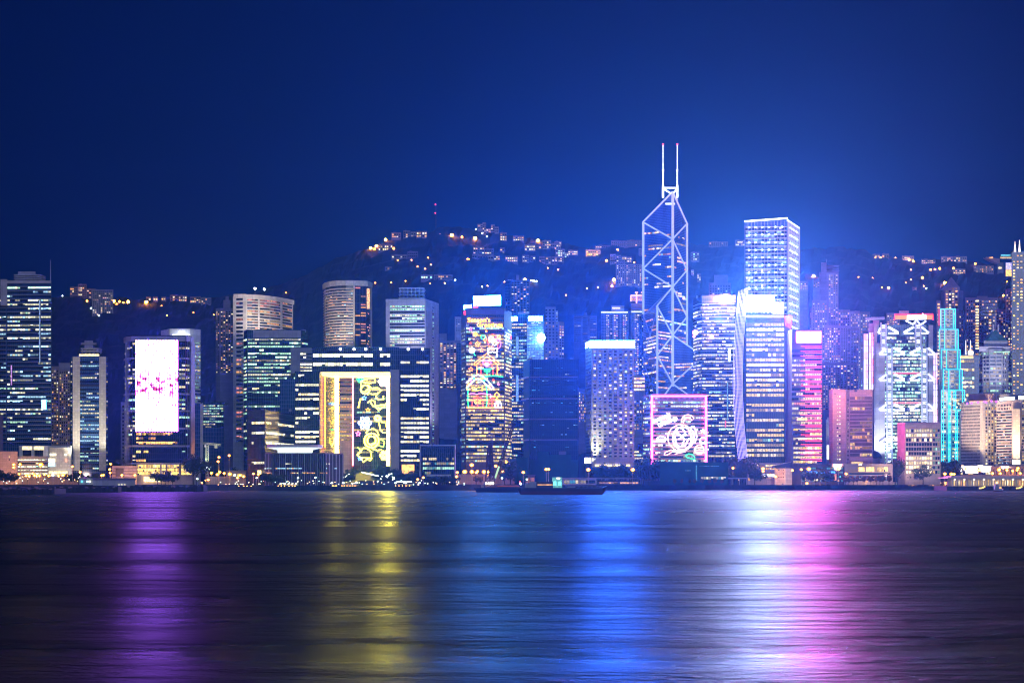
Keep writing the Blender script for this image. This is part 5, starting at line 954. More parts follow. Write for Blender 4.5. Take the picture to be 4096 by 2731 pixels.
b = mk('arc1', 'arcade_building', 'glowing arcade of ground floor shops under the gold windowed tower', 'building', [(2985, 1432), (3140, 1432)], 1852, WB, 10, parapet=.3); b.rows(1856, 1880, 2, ((0, .05, .3), (0, .5, .97)), .7, .9, (('warm', 3), ('cream', 3)), 1.5, G5, lv=(1, 2)); sign(b, 3035, 3098, 1896, 1906, (1, .95, .9), 3.5, 'shop_sign', flick=.7); b.boxpx('shop_window', 2992, 3090, 1910, 1922, LIT['warm', 1], -14, .5)
b = mk('bus', 'bus_terminal', 'bright ground floor row of lit signs at the foot of the corner hotel', 'building', [(3800, 1424), (4100, 1424)], 1862, WB, 12, parapet=.3); 
for x0, x1, y0, y1, s_ in ((3808, 3832, 1866, 1896, 6), (3862, 3912, 1864, 1892, 3), (3932, 3968, 1864, 1882, 7), (3838, 3848, 1866, 1890, 3)): sign(b, x0, x1, y0, y1, (1, .93, .85), s_, 'lit_hoarding', flick=.4)
b.rows(1868, 1900, 2, ((0, .1, .98),), .7, .6, (('warm', 3), ('cream', 3), ('white', 1)), 2.0, G5, lv=(1, 1, 2), run=.4)
b = mk('min', 'low_office_block', 'pale colonnaded low block behind the lit pier at the right edge', 'building', [(3962, 1405), (4130, 1405)], 1866, WB, 14, parapet=.3); b.grid(1872, 1898, 1, (.05, .98), 14, 0, .35, .9, .3, (('warm', 1),), G5, (0, 1))
# waterfront sheds, hoardings, walls
for k, (x0, x1, y0, Y, mt, lb, lt) in enumerate(((690, 760, 1846, 1340, WB, 'lit beige block at the right foot of the screen tower', 'warm'), (905, 985, 1882, 1380, WB, 'bright stage like low shed under orange lamps', 'cream'), (2100, 2140, 1899, 1375, WP, 'dim plum cabin behind the moored barge', 'pink'),
        (2250, 2385, 1912, 1372, WL, 'long turquoise lit ferry shed behind the barge', 'teal'), (2390, 2560, 1921, 1378, WD, 'dark roofed waterfront shed with orange lit interior', 'warm'), (2575, 2660, 1924, 1380, WD, 'plain dark waterfront shed below the netted long building', None), (2660, 2860, 1926, 1396, WB, 'long amber lit waterfront canopy', 'warm'),
        (3447, 3608, 1928, 1455, WC, 'long pale flat roofed wall on the quay before the gold hall', 'gold'), (3625, 3790, 1934, 1470, WD, 'low dark kerbside wall beyond the gold hall', 'warm'), (1328, 1434, 1938, 1338, WB, 'low lamp lit wall left of the park slope', 'warm'), (1588, 1650, 1936, 1352, WB, 'low lamp lit wall right of the park slope', 'warm'), (1434, 1580, 1923, 1345, WD, 'dark flat park pavilion at the foot of the lawn', None))):
    b = mk('sh%d' % k, 'waterfront_shed', lb, 'shed', [(x0, Y), (x1, Y)], y0, mt, 6, parapet=.3)
    if lt: b.rows(y0 + (4 if y0 < 1930 else 1), 1936 if y0 < 1930 else 1944, 1, ((0, .04, .47), (0, .53, .96)), .65, .9, ((lt, 3), ('cream', 1)), 2.4, G5, lv=(0, 1), run=.6, floors=[.9])
    b.boxpx('flat_roof', x0 - 2, x1 + 2, y0 - 1.5, y0 + 1, mt, -1.5, 9)
b = mk('canp', 'glass_canopy', 'slanted row of bright skylights on the promenade below the plum glass hall', 'canopy', [(1112, 1290), (1192, 1290)], 1937, WC, 4, parapet=.2)
for k in range(5):
    m = MB(); x = 1119 + k * 15; Y = 1288; m.face([(X(x, Y), Y, Z(1937, Y)), (X(x + 8, Y), Y, Z(1937, Y)), (X(x + 13, Y + 6), Y + 6, Z(1925, Y)), (X(x + 5, Y + 6), Y + 6, Z(1925, Y))], LIT['white', 2]); m.build('skylight', b.o)
b = mk('wsh', 'pier_shed', 'long lavender harbour shed with gabled left end and lit doorway windows at the left', 'shed', [(372, 1236), (540, 1236)], 1918, WL, 12, parapet=.2); b.boxpx('gable_end', 318, 338, 1914, 1938, WW, 0, 8); b.boxpx('link', 338, 374, 1912, 1938, WL, 2, 8)
m = MB(); Y = 1234; m.prism([(X(314, Y), Y), (X(342, Y), Y), (X(342, Y), Y + 12), (X(314, Y), Y + 12)], Z(1914, Y), Z(1913.4, Y), DARK); m.build('eaves', b.o); m = MB(); z0, z1 = Z(1913, Y), Z(1908, Y); a, c, e = X(314, Y), X(342, Y), X(328, Y)
m.face([(a, Y, z0), (c, Y, z0), (e, Y, z1)], WW); m.face([(a, Y, z0), (e, Y, z1), (e, Y + 12, z1), (a, Y + 12, z0)], DARK); m.face([(e, Y, z1), (c, Y, z0), (c, Y + 12, z0), (e, Y + 12, z1)], DARK); m.face([(c, Y + 12, z0), (a, Y + 12, z0), (e, Y + 12, z1)], WW); m.build('gable_roof', b.o)
for x, w, c in ((345, 8, 'cool'), (355, 8, 'white'), (324, 6, 'teal')): b.boxpx('window', x, x + w, 1921, 1929, LIT[c, 2], -.6, .4)
for x in (473, 484, 496): b.boxpx('window', x, x + 6, 1935, 1944, LIT['white', 1], -.6, .4)
b.boxpx('roof', 370, 545, 1911, 1919, WP, -1, 16)

# breakwater and landing at the left
m = MB(); rk = plain('breakwater_rock', (0.035, 0.035, 0.06), .9, nscale=.5, var=.6)
for (x0, x1, y0, Y, dp) in ((-120, 214, 1955, 985, 26), (-200, 470, 1948, 1120, 10), (420, 812, 1943, 1185, 16)):
    n_ = 60
    for i in range(n_):
        xa, xb = X(x0 + (x1 - x0) * i / n_, Y), X(x0 + (x1 - x0) * (i + 1) / n_, Y); h = Z(y0, Y) * random.uniform(.75, 1.15); m.prism([(xa, Y + random.random()), (xb + .3, Y + random.random()), (xb + .3, Y + dp), (xa, Y + dp)], -1, h, rk)
tag(struct(m.build('breakwater', org=(0, 0, 0))), 'low dark breakwater along the left shore')

# added unseen spots by the roof signs, lighting the haze for their glare halos
def uplight(key, px, py, col, W_, Y=None, ang=150):
    b = B[key]; Y = (Y or b.Y) + 8; L = bpy.data.lights.new('added_halo_spot', 'SPOT'); L.energy = W_; L.color = col; L.spot_size = R(ang); L.spot_blend = 1.0; L.shadow_soft_size = 3
    q = bpy.data.objects.new('added_halo_spot', L); COL.objects.link(q); q.rotation_euler = (R(180 - 22), 0, 0); q.parent = b.o; oo = b.o['_o']; q.location = (X(px, Y) - oo[0], Y - oo[1], Z(py, Y) + 2 - oo[2])
UP = 2.4e6
uplight('fur', 2450, 1358, (.0, .17, 1), UP * 2.2); uplight('sg', 1948, 1180, (.02, .32, 1), UP * 1.2); uplight('adr', 2160, 1262, (.06, .35, 1), UP * .8)
uplight('aia', 3040, 1172, (.12, .30, 1), UP * 1.7); uplight('pks', 3235, 1318, (1, .04, .4), UP * 3.5); uplight('blx', 2903, 1180, (.3, .3, 1), UP * .2); uplight('hsb', 3690, 1258, (1, .1, .3), UP * .6); uplight('scr', 628, 1345, (.35, .15, 1), UP * .06)

flood(B['off'], 3600, 1905, 1375, 3604, 1800, 1406, (1, .6, .5), 30000, 110); flood(B['off'], 3700, 1900, 1372, 3700, 1800, 1400, (1, .75, .5), 22000, 110); flood(B['man'], 3880, 1880, 1415, 3885, 1740, 1460, (1, .72, .5), 420000, 90); flood(B['edg'], 4020, 1870, 1400, 4015, 1740, 1438, (1, .72, .5), 200000, 90)
flood(B['sal'], 3440, 1860, 1400, 3440, 1740, 1432, (1, .6, .35), 260000, 100); flood(B['hal'], 3270, 1935, 1380, 3270, 1900, 1396, (1, .5, .3), 12000, 130); flood(B['gld'], 3470, 1935, 1384, 3470, 1890, 1400, (1, .6, .3), 12000, 130); flood(B['mus'], 3130, 1930, 1368, 3130, 1890, 1386, (1, .65, .5), 14000, 120)
flood(B['teal'], 3985, 1500, 1620, 3985, 1420, 1655, (.9, .85, 1), 90000, 120); flood(B['hsb'], 3520, 1855, 1575, 3520, 1650, 1598, (.8, .85, 1), 220000, 90); flood(B['hsb'], 3722, 1855, 1575, 3722, 1650, 1598, (.8, .85, 1), 160000, 90)

for k, (x0, x1, y0, Y, lb) in enumerate(((60, 330, 1906, 1346, 'long added wall catching amber lamp light at the far left'), (822, 985, 1906, 1372, 'added wall catching amber lamp light behind the crane site'), (1826, 2058, 1897, 1398, 'added wall catching amber lamp light below the greetings tower'), (3000, 3300, 1912, 1402, 'added low wall catching amber light before the red striped tower'), (3600, 3830, 1910, 1422, 'added low wall catching amber light before the beige office block'))):
    b = mk('rw%d' % k, 'added_lit_wall', lb, 'wall', [(x0, Y), (x1, Y)], y0, WB, 1.2, parapet=.2)  # wall added only to catch the amber light of the street lamps
    m = MB()
    for i in range(int((x1 - x0) / 9)): m.pbox(x0 + 3 + i * 9, x0 + 4.2 + i * 9, Y - .35, Y - .02, GZ, Z(y0 + 1.5, Y), CONC)
    m.build('pilaster', b.o)

# roof clutter: plant boxes, tanks and aerials set back from the edges
rs = random.Random(99)
for key in ('a2 l10 grn grn9 gate blk sml a22 a23 sg dkt adm a28 net a31 lo2 gry pnk blx sal off b1 b3 b4 b5 b6 b7 b8 b9 b10 b11 b13 b14 c2 c3 c4 teal gol man edg carp hal gld fire bus min').split():
    q = B[key]; x0, x1 = (q.P[0][0] * F / q.P[0][1] + 2048), (q.P[-1][0] * F / q.P[-1][1] + 2048)
    if key == 'gate': x0, x1 = 1180, 1245
    w = x1 - x0; n_ = max(1, int(w / 38))
    for i in range(n_):
        cx = x0 + w * (i + rs.uniform(.3, .7)) / n_; hw = rs.uniform(3, min(11, w / 4)); h = rs.uniform(3, 9)
        m = MB(); Y = q.Y + 7; m.pbox(cx - hw, cx + hw, Y, Y + 7, q.ztop - .5, q.ztop + h / F * Y, rs.choice((WG, WD, WL))); m.build('plant_box', q.o)
        if rs.random() < .5: m = MB(); m.tube([(X(cx + hw * .6, Y), Y - 1, q.ztop - .5), (X(cx + hw * .6, Y), Y - 1, q.ztop + rs.uniform(12, 26) / F * Y)], .14, DARK, 4, r2=.05); m.build('aerial', q.o)

# ------------------------------------------------------------------ hillside houses
HOUSES = [((280,312,1149,1190),'pale house block at the left end of the far left hill row'), ((312,346,1138,1191),'tallest apartment block in the far left hill row'), ((346,384,1157,1193),'low block between the tallest hill row block and the stepped one'), ((368,453,1160,1262),'large hillside apartment block with stacks of pink orange windows'),
 ((585,604,1189,1204),'first small lit villa right of the starry white hill lamp'), ((613,631,1189,1203),'second small lit villa right of the starry white hill lamp'), ((645,663,1188,1202),'small villa with one bright window pair on the left ridge'), ((680,710,1181,1205),'dim tall villa pair on the left ridge above the screen tower'), ((714,748,1183,1206),'dim villa with a lit lower floor above the screen tower'),
 ((760,785,1188,1211),'villa with a bright lower window left of the dark violet tower'), ((785,803,1187,1212),'narrow villa in the ridge row left of the dark violet tower'), ((804,845,1192,1217),'wide villa ending the ridge row beside the dark violet tower'),
 ((1512,1572,979,1003),'orange lit terrace house beside the starry lamp cluster on the main hill'), ((1566,1604,932,951),'gabled house above a glowing garden wall near the summit'), ((1613,1641,924,951),'first pale block in the summit row'), ((1643,1664,929,951),'second pale block in the summit row'), ((1665,1686,926,950),'summit row block with a glowing arched floor on its left'), ((1688,1708,926,950),'summit row block with a glowing arched floor on its right'),
 ((1566,1628,1020,1033),'long low villa with a pale roof below the summit row'), ((1630,1672,1007,1030),'faint villa hidden in trees below the summit row'), ((1540,1567,1068,1078),'isolated flat roofed house low on the dark slope'), ((1683,1730,1100,1116),'green lit low house on the slope above the white framed office tower'), ((1735,1810,1100,1118),'long white house with a brilliant lower floor on the slope'),
 ((1910,1932,898,916),'leftmost slab of the hilltop apartment group'), ((1930,1944,892,936),'tall lift tower of the hilltop apartment group'), ((1944,1964,915,933),'bright entrance block in the hilltop apartment group'), ((1964,1979,900,936),'second tall tower of the hilltop apartment group'), ((1980,1995,909,930),'rightmost small tower of the hilltop apartment group'),
 ((2000,2028,932,963),'cream lit villa right of the hilltop apartment group'), ((2052,2096,945,963),'curved villa with a bright balcony floor on the upper ridge'), ((1892,1938,988,1016),'wide dark villa with several cream windows above the terrace row'), ((1938,1975,995,1017),'shadowed villa over the middle of the terrace row'),
 ((1888,1908,1018,1034),'pink gabled end house of the terrace row'), ((1910,1930,1020,1036),'terrace house second from the pink gabled end'), ((1931,1951,1021,1037),'terrace house third from the pink gabled end'), ((1952,1974,1022,1038),'terrace house fourth from the pink gabled end'), ((1975,2000,1023,1040),'terrace house fifth from the pink gabled end'), ((2000,2018,992,1016),'small block with two lit floors above the terrace row'), ((2020,2072,1026,1048),'terrace house with two glowing storeys at its right end'),
 ((2089,2117,1022,1047),'blocky pale villa starting the second terrace row'), ((2122,2142,1025,1048),'narrow villa with a bright doorway in the second terrace row'), ((2156,2180,1027,1050),'villa with a single square cream window in the second terrace row'), ((2182,2205,1028,1054),'brightest villa of the second terrace row'), ((2207,2230,1028,1054),'dim villa right of the brightest one in the second terrace row'), ((2232,2256,1029,1055),'last dim villa of the second terrace row'),
 ((2098,2142,979,1003),'pink lit villa under the orange ridge lamp'), ((2144,2166,982,996),'tiny pink roofed cottage right of the pink lit villa'), ((2170,2204,963,994),'boxy ridge villa right of the orange ridge lamp'), ((2200,2243,976,999),'ridge villa with white columns'), ((2218,2246,967,979),'small roof pavilion behind the white columned ridge villa'), ((2222,2260,998,1026),'green lit villa below the white columned ridge villa'), ((2258,2274,1012,1032),'pink window cottage right of the green lit villa'), ((2272,2312,1002,1020),'cream lit villa right of the pink window cottage'),
 ((2343,2402,1001,1023),'mansion blazing with golden floodlights on the ridge'), ((2380,2441,983,992),'low long roofed house behind the golden mansion'), ((2445,2505,964,987),'faint long apartment block on the skyline, left piece'), ((2506,2575,962,986),'faint long apartment block on the skyline beside the braced skyscraper'),
 ((2440,2463,1018,1046),'first villa in the row right of the golden mansion'), ((2465,2485,1022,1048),'plain villa second in the row right of the golden mansion'), ((2487,2507,1026,1050),'villa with one square window third in the row right of the golden mansion'), ((2508,2527,1028,1050),'salmon lit villa ending the row right of the golden mansion'), ((2555,2577,995,1022),'small block tucked against the braced skyscraper on the ridge'), ((2440,2500,1048,1054),'low garden terrace under the villa row'),
 ((2463,2577,1058,1142),'broad slab apartment block on the slope left of the braced skyscraper'), ((2763,2797,1010,1042),'pale green block on the ridge right of the braced skyscraper'), ((2765,2776,1080,1098),'small orange lit block right of the braced skyscraper'), ((2788,2804,1096,1122),'little two storey lit house between the braced and striped towers'), ((2835,2912,968,985),'long faint ridge house between the two skyscrapers'), ((2940,2980,962,984),'lit ridge house left of the lattice tower'),
 ((3490,3520,1018,1030),'faint ridge house left of the big orange lamp'), ((3528,3556,1016,1032),'ridge house beside the big orange lamp'), ((3608,3656,1025,1042),'ridge house with a bright left end and two orange lamps'), ((3685,3742,1038,1055),'glittering cluster house on the right ridge'), ((3764,3812,1028,1046),'long orange lit ridge house, left wing'), ((3814,3868,1027,1047),'long orange lit ridge house, right wing'), ((3812,3862,1077,1096),'lit villa below the long orange ridge house'), ((3894,3975,1063,1090),'wide glowing two storey building left of the bowl roofed lookout'), ((3650,3668,1150,1156),'low pale house deep on the right slope')]
random.seed(21)
for i, ((x0, x1, y0, y1), lb) in enumerate(HOUSES):
    Y = hillY((x0 + x1) / 2, y1) - 12; big = (x1 - x0) > 80 or (y1 - y0) > 80
    mt = [WA, WM, WA, WG][i % 4]; 
    if 'faint' in lb or 'dim' in lb or 'shadow' in lb: mt = WP
    b = Bldg('apartment_block' if big or 'apartment' in lb else 'hillside_house', lb, 'building', [(x0, Y), (x1, Y)], y0, mt, 14, base=ter_z((x0 + x1) / 2, Y) - 14, parapet=.8)
    lit = .75 if any(w in lb for w in ('lit', 'glow', 'bright', 'blaz', 'glitter')) else .06 if 'faint' in lb else .3
    pal = (('green', 3), ('white', 2)) if 'green' in lb else (('cream', 4), ('warm', 3), ('white', 1)) if x0 < 3000 else (('warm', 4), ('gold', 3), ('cream', 1))
    if 'golden' in lb: pal = (('gold', 1),)
    nr = max(1, int((y1 - y0) / 8.3)); nc = max(2, int((x1 - x0) / 8))
    b.grid(y0 + 2, y1, nr, (.03, .97), nc, 0, .6 if big else .72, .5, lit if not big else .32, pal, G5, (0, 1, 2) if big else (1, 2, 2))
    if x1 - x0 > 25 and not big: b.boxpx('roof_block', x0 + (x1 - x0) * .2, x0 + (x1 - x0) * .45, y0 - 3.5, y0 + 1, mt, 3, 6)
    if 'golden' in lb: flood(b, 2350, 1024, Y - 14, 2360, 1010, Y, (1, .5, .05), 30000, 110); flood(b, 2395, 1024, Y - 14, 2388, 1010, Y, (1, .5, .05), 30000, 110)

# ------------------------------------------------------------------ lamps on the hillside
lo = gl('lamp_orange', (1, .28, .02), 200, True); lo2 = gl('lamp_orange_soft', (1, .27, .02), 34, True); lw = gl('lamp_white', (.85, 1, .9), 30, True); lr = gl('lamp_red', (1, .03, .03), 10, False)
def hill_lamp(px, py, kind, r, label, group):
    Y = hillY(px, py + 6) - 10; zb = ter_z(px, Y) - 2; z = Z(py, Y); m = MB(); m.tube([(X(px, Y), Y, zb), (X(px, Y), Y, z)], .3, DARK, 5); 
    o = m.build('hillside_lamp', org=(X(px, Y), Y, zb)); tag(o, label, 'street lamp', group)
    m = MB(); m.ball((X(px, Y), Y, z), r, kind, 6); m.build('lamp_head', o)
big = [(1483,993,'dazzling starry lamp at the left tip of the hill road cluster'), (1506,985,'dazzling orange lamp just right of the starry hill road lamp'), (1542,959,'orange lamp at the end of the glowing garden wall'), (585,1208,'dazzling white orange lamp on the far left hill'), (455,1204,'orange lamp hugging the large far left hillside block'), (513,1207,'dazzling double orange lamp left of the starry white one'), (1807,941,'second orange lamp on the summit road'), (1901,953,'fourth and brightest orange lamp on the summit road'), (2152,962,'solitary orange lamp on the ridge above pink villas'), (2455,1119,'large orange lamp left of the broad slab apartment block'), (3539,1031,'biggest orange lamp of the right ridge'), (3799,1040,'orange lamp on the long ridge house'), (3254,1105,'orange lamp between the lattice tower and the very tall slim tower'), (2099,1120,'white orange lamp on top of the tall dark glass tower'), (3780,1132,'lamp left of the pointed roof tower')]
for x, y, lb in big: hill_lamp(x, y, lo, 2.6, lb, 'bright lamps along the hill roads')
for x, y in ((348,1204),(478,1206),(493,1211),(467,1217),(1519,981),(1498,996),(1515,992),(1575,994),(1760,938),(1848,948),(2448,1144),(2470,1000),(2426,1043),(2448,1028),(3521,1030),(3637,1039),(3653,1045),(3740,1079),(3723,1079),(3759,1074),(3690,1111),(3554,1151),(3779,1040),(3819,1042),(3845,1041),(3860,1042),(3901,1055),(4013,1182),(3814,1073)):
    hill_lamp(x, y, lo2, 1.9, 'orange lamp glowing among trees and houses on the dark hillside', 'orange lamps scattered over the hillside')
for x, y in ((646,1223),(855,1259),(1144,1171),(1501,1131),(1565,1130),(1622,1124),(1721,1135),(1779,1133),(1881,1138),(1950,1143),(1869,1036),(1876,1036),(1712,1031),(1646,1040),(1591,1041),(1660,1026),(1724,1059),(2018,1127),(2393,1149),(2348,1154),(2264,1180),(2506,1140),(2552,1135),(2232,1079),(2191,1072),(2537,1050),(3502,1030),(3582,1031),(3644,1079),(3644,1119),(3623,1131),(3528,1150),(3695,1144),(3659,1155),(4028,1127),(3434,1108),(3490,1112),(1670,1066),(1700,1075),(774,1250),(668,1261),(1216,1340)):
    hill_lamp(x, y, lo2, 1.0, 'tiny orange point of light on the dark wooded slope', 'tiny lights dotted over the slope')
for x, y in ((1692,1102),(1705,1112),(1718,1112),(1820,1120),(1928,1147),(1903,917),(1929,933),(1948,946),(2125,1122),(2132,1123),(2139,1124),(2146,1125),(2533,1139),(2573,1130),(3705,1153),(364,1232),(396,1263),(250,1183),(1749,1104)):
    hill_lamp(x, y, lw, .95, 'small white lamp on the dark hillside', 'white lamps scattered over the hillside')
Y = hillY(1744, 912); m = MB(); zb = ter_z(1744, Y); m.tube([(X(1744, Y), Y, zb - 3), (X(1743.5, Y), Y, Z(819, Y))], .9, DARK, 5, r2=.4); o = tag(m.build('radio_mast', org=(X(1744, Y), Y, zb)), 'thin dark radio mast with two red lights on the summit', 'mast')
for y in (819, 853): m = MB(); m.ball((X(1744, Y) - 1, Y - 2, Z(y, Y)), 1.2, lr, 6); m.build('red_light', o)

# ------------------------------------------------------------------ trees
lf = plain('leaves', (0.035, 0.075, 0.03), .9, nscale=.6, var=.7); bk = plain('bark', (0.08, 0.06, 0.045), .9)
lf2 = plain('leaves_rust', (0.16, 0.10, 0.03), .9, nscale=.6, var=.6)
def make_tree(lf_, h, w, seed):
    rr = random.Random(seed); o = empty('tree', (0, 0, 0), 'tree', 'tree')
    m = MB(); m.tube([(0, 0, -.3), (.1, 0, h * .25), (-.1, .1, h * .55)], .32, bk, 6, r2=.16)
    for k in range(6):
        a = rr.uniform(0, 6.28); z = h * rr.uniform(.28, .5); m.tube([(0, 0, z), (math.cos(a) * w * .22, math.sin(a) * w * .22, z + h * .16), (math.cos(a) * w * .36, math.sin(a) * w * .36, z + h * .26)], .13, bk, 4, r2=.05)
    m.build('trunk', o, org=(0, 0, 0)); m = MB(); k = m.mi(lf_)
    cl = [(rr.gauss(0, w * .2), rr.gauss(0, w * .2), h * rr.uniform(.38, .9), rr.uniform(.13, .24) * w) for _ in range(15)]
    for (cx, cy, cz, r) in cl:
        for _ in range(62):
            u = Vector((rr.gauss(0, 1), rr.gauss(0, 1), rr.gauss(0, .8))).normalized() * r * rr.uniform(.55, 1.1); c = Vector((cx, cy, cz)) + u
            a = Vector((rr.gauss(0, 1), rr.gauss(0, 1), rr.gauss(0, 1))).normalized(); b_ = a.cross(u).normalized(); s_ = rr.uniform(.28, .55); i = len(m.v)
            m.v += [tuple(c + a * s_), tuple(c + b_ * s_ * .7), tuple(c - a * s_), tuple(c - b_ * s_ * .7)]; m.f.append((i, i + 1, i + 2, i + 3)); m.m.append(k)
    m.build('crown', o, org=(0, 0, 0)); return o
TV = [make_tree(lf, 10, 9, 1), make_tree(lf, 12, 10, 2), make_tree(lf, 8, 9, 3), make_tree(lf2, 8, 5, 4)]
used = set()
def tree(px, Y, s, v, label, group, z=GZ):
    o = TV[v] if v not in used else copy_tree(TV[v]); used.add(v); o.location = (X(px, Y), Y, z); o.scale = (s,) * 3; o.rotation_euler.z = random.uniform(0, 6.28); tag(o, label, 'tree', group)
G_ = 'trees along the waterfront'
def trow(x0, x1, n, Y, v, s, label, z=GZ):
    for i in range(n): tree(x0 + (x1 - x0) * (i + .5) / n + random.uniform(-6, 6), Y + random.uniform(-6, 6), s * random.uniform(.8, 1.15), random.choice(v), label, G_, z)
trow(-10, 62, 4, 1290, (0, 1), .9, 'dark round tree at the far left waterfront'); trow(285, 345, 3, 1318, (0, 2), .9, 'dark tree below the pillared tower'); trow(365, 400, 2, 1318, (0,), .8, 'dark tree left of the salmon car park building'); tree(485, 1318, .75, 2, 'green lit round tree on the car park roof', None, Z(1868, 1318)); 
trow(620, 700, 5, 1302, (0, 2), 1.0, 'tree silhouetted against the golden podium windows'); trow(770, 800, 2, 1312, (1,), 1.6, 'tall dark tree between the screen tower and the crane'); trow(1045, 1130, 6, 1270, (0, 2), .8, 'dark tree before the black slant topped block'); trow(870, 985, 5, 1400, (0, 1), 1.0, 'tree among orange lamps behind the crane site')
trow(1345, 1410, 6, 1340, (0, 1, 2), .95, 'dark tree at the left edge of the park slope'); trow(1400, 1440, 3, 1392, (0,), 1.2, 'tree under the neon lit gate opening'); trow(1500, 1600, 9, 1372, (0, 1, 2), 1.15, 'lamp lit green tree right of the park lawn'); trow(1590, 1680, 7, 1362, (0, 1), 1.0, 'dark tree before the right wing of the gate'); trow(1690, 1820, 8, 1318, (2,), .75, 'low dark tree before the boxy turquoise block')
tree(2042, 1372, 1.75, 1, 'largest round waterfront tree, between crane barge and netted tower', None); tree(2018, 1374, 1.2, 0, 'smaller tree hugging the left of the largest waterfront tree', None); tree(2061, 1376, 1.1, 2, 'smaller tree hugging the right of the largest waterfront tree', None); tree(1905, 1376, .9, 3, 'yellow lamp lit bush like tree left of the crane barge', None); tree(1925, 1376, .8, 3, 'amber lamp lit tree behind the crane derrick', None)
trow(2380, 2540, 11, 1396, (0, 1, 2), 1.2, 'dark tree before the grid windowed hotel'); trow(2560, 2660, 7, 1385, (0, 1), 1.7, 'tall dark tree below the left of the pink neon frame'); trow(2915, 2995, 6, 1400, (0, 1), 1.7, 'tall violet tinted tree under the purple light veil'); trow(3000, 3040, 3, 1402, (0, 2), 1.3, 'dark tree before the glowing arcade'); trow(3210, 3330, 6, 1380, (0, 1), 1.0, 'dark tree before the blue lettered hall')
trow(3375, 3560, 11, 1385, (3,), .85, 'young rust coloured tree before the golden hall'); trow(3560, 3600, 3, 1410, (1,), 1.5, 'dark tree between the golden hall and the beige office block'); trow(3600, 3790, 13, 1418, (3,), .9, 'young amber tree before the beige office block'); trow(3640, 3760, 6, 1404, (0, 1), 1.25, 'plum dark tree at the foot of the beige office block'); trow(3770, 3830, 4, 1412, (0, 1), 1.6, 'dark tree at the foot of the cyan outlined bank')
for i, (x0, n) in enumerate(((2690, 6),)): trow(2690, 2900, 8, 1338, (3,), .55, 'little amber bush tree along the netted long building')

# park lawn
m = MB(); gr = plain('lawn', (0.05, 0.12, 0.03), .9, nscale=.4); P0 = [(1378, 1345, 5), (1545, 1345, 5), (1500, 1395, Z(1886, 1395)), (1410, 1395, Z(1886, 1395))]
m.face([(X(a, b_), b_, c) for a, b_, c in P0], gr); m.face([(X(a, b_), b_, c) for a, b_, c in (P0[1], (1590, 1360, 4), (1540, 1396, 4), P0[2])], gr); m.face([(X(a, b_), b_, c) for a, b_, c in (P0[3], (1390, 1396, 4), (1350, 1360, 4), P0[0])], gr)
tag(struct(m.build('lawn', org=(0, 0, 0))), 'sloping park lawn below the gate')

# ------------------------------------------------------------------ street lamps on the shore
def lamp(px, py, Y, mat, r, label, group, name='street_lamp', z=GZ, arm=1.2):
    zt = Z(py, Y); m = MB(); x = X(px, Y); m.tube([(x, Y, z), (x, Y, zt + .3)], .16, STEEL, 6, r2=.09); m.tube([(x, Y, zt + .3), (x + arm * .5, Y, zt + .5)], .08, STEEL, 4)
    o = m.build(name, org=(x, Y, z)); tag(o, label, 'street lamp', group); m = MB(); m.ball((x, Y, zt), r * 1.35, sg_ if mat is so else sb_, 10, .8); hd = m.build('lamp_halo', o); m = MB(); m.ball((x, Y - r * 1.2, zt - .1), r * .62, mat, 8, .8); m.build('bulb', hd, org=hd['_o'])  # oversized glowing shell added as the halo round the bulb
so = gl('sodium_lamp', (1, .28, .015), 330, True); sg_ = gl('sodium_halo', (1, .30, .015), 3.6, False); sb_ = gl('mercury_halo', (.6, 1, .75), 1.6, False); sw = gl('mercury_lamp', (.85, 1, .88), 32, True)
def lamps(lst, Y, mat, r, label, group):
    for q in lst: lamp(q[0], q[1], Y + random.uniform(-4, 4), mat, r * (q[2] if len(q) > 2 else 1), label, group)
lamps([(56,1857),(56,1868),(81,1856),(164,1857,1.6),(54,1900),(77,1895),(105,1902),(117,1902),(132,1893),(139,1901),(147,1902),(159,1902),(179,1897),(196,1902),(235,1902),(253,1900,1.2),(270,1903,1.2)], 1330, so, .85, 'orange street lamp on the busy road at the far left shore', 'orange lamps at the far left shore')
lamps([(290,1865),(321,1887),(407,1900),(414,1899),(439,1876),(441,1890),(443,1855),(488,1899),(540,1899)], 1300, so, .75, 'orange street lamp before the pillared tower and the car park', 'orange lamps before the car park')
lamps([(731,1890),(741,1897),(833,1918),(846,1891),(869,1897),(879,1887),(897,1892),(920,1895,1.3),(876,1828),(873,1845),(917,1821),(960,1900,1.2),(975,1905),(950,1910)], 1350, so, .85, 'orange street lamp around the tower crane site', 'orange lamps around the crane site')
lamps([(1034,1896),(1014,1894),(1129,1911),(1213,1910,1.4),(1283,1903),(1693,1909),(1671,1916)], 1300, so, .75, 'orange lamp before the black block, glass hall and gate', 'orange lamps before the low glass hall')
lamps([(1887,1859,1.5),(1859,1886,1.7),(1888,1886,1.5),(1910,1884),(1905,1889),(1936,1886,1.5),(1955,1886,1.5),(1948,1896,1.3),(1983,1863,1.2),(2027,1849,1.3),(2041,1859),(2013,1885,1.3),(1829,1888),(1826,1906,1.2)], 1380, so, .85, 'orange street lamp at the glowing foot of the greetings tower', 'orange lamps at the greetings tower')
lamps([(2093,1888),(2185,1876,1.1),(2194,1876),(2353,1878,1.3),(2531,1878,1.3),(2700,1876,1.3),(2865,1875,1.3)], 1362, so, .95, 'tall orange lamp on a long pole between the netted tower and the netted long building', 'tall orange lamps on the middle quay')
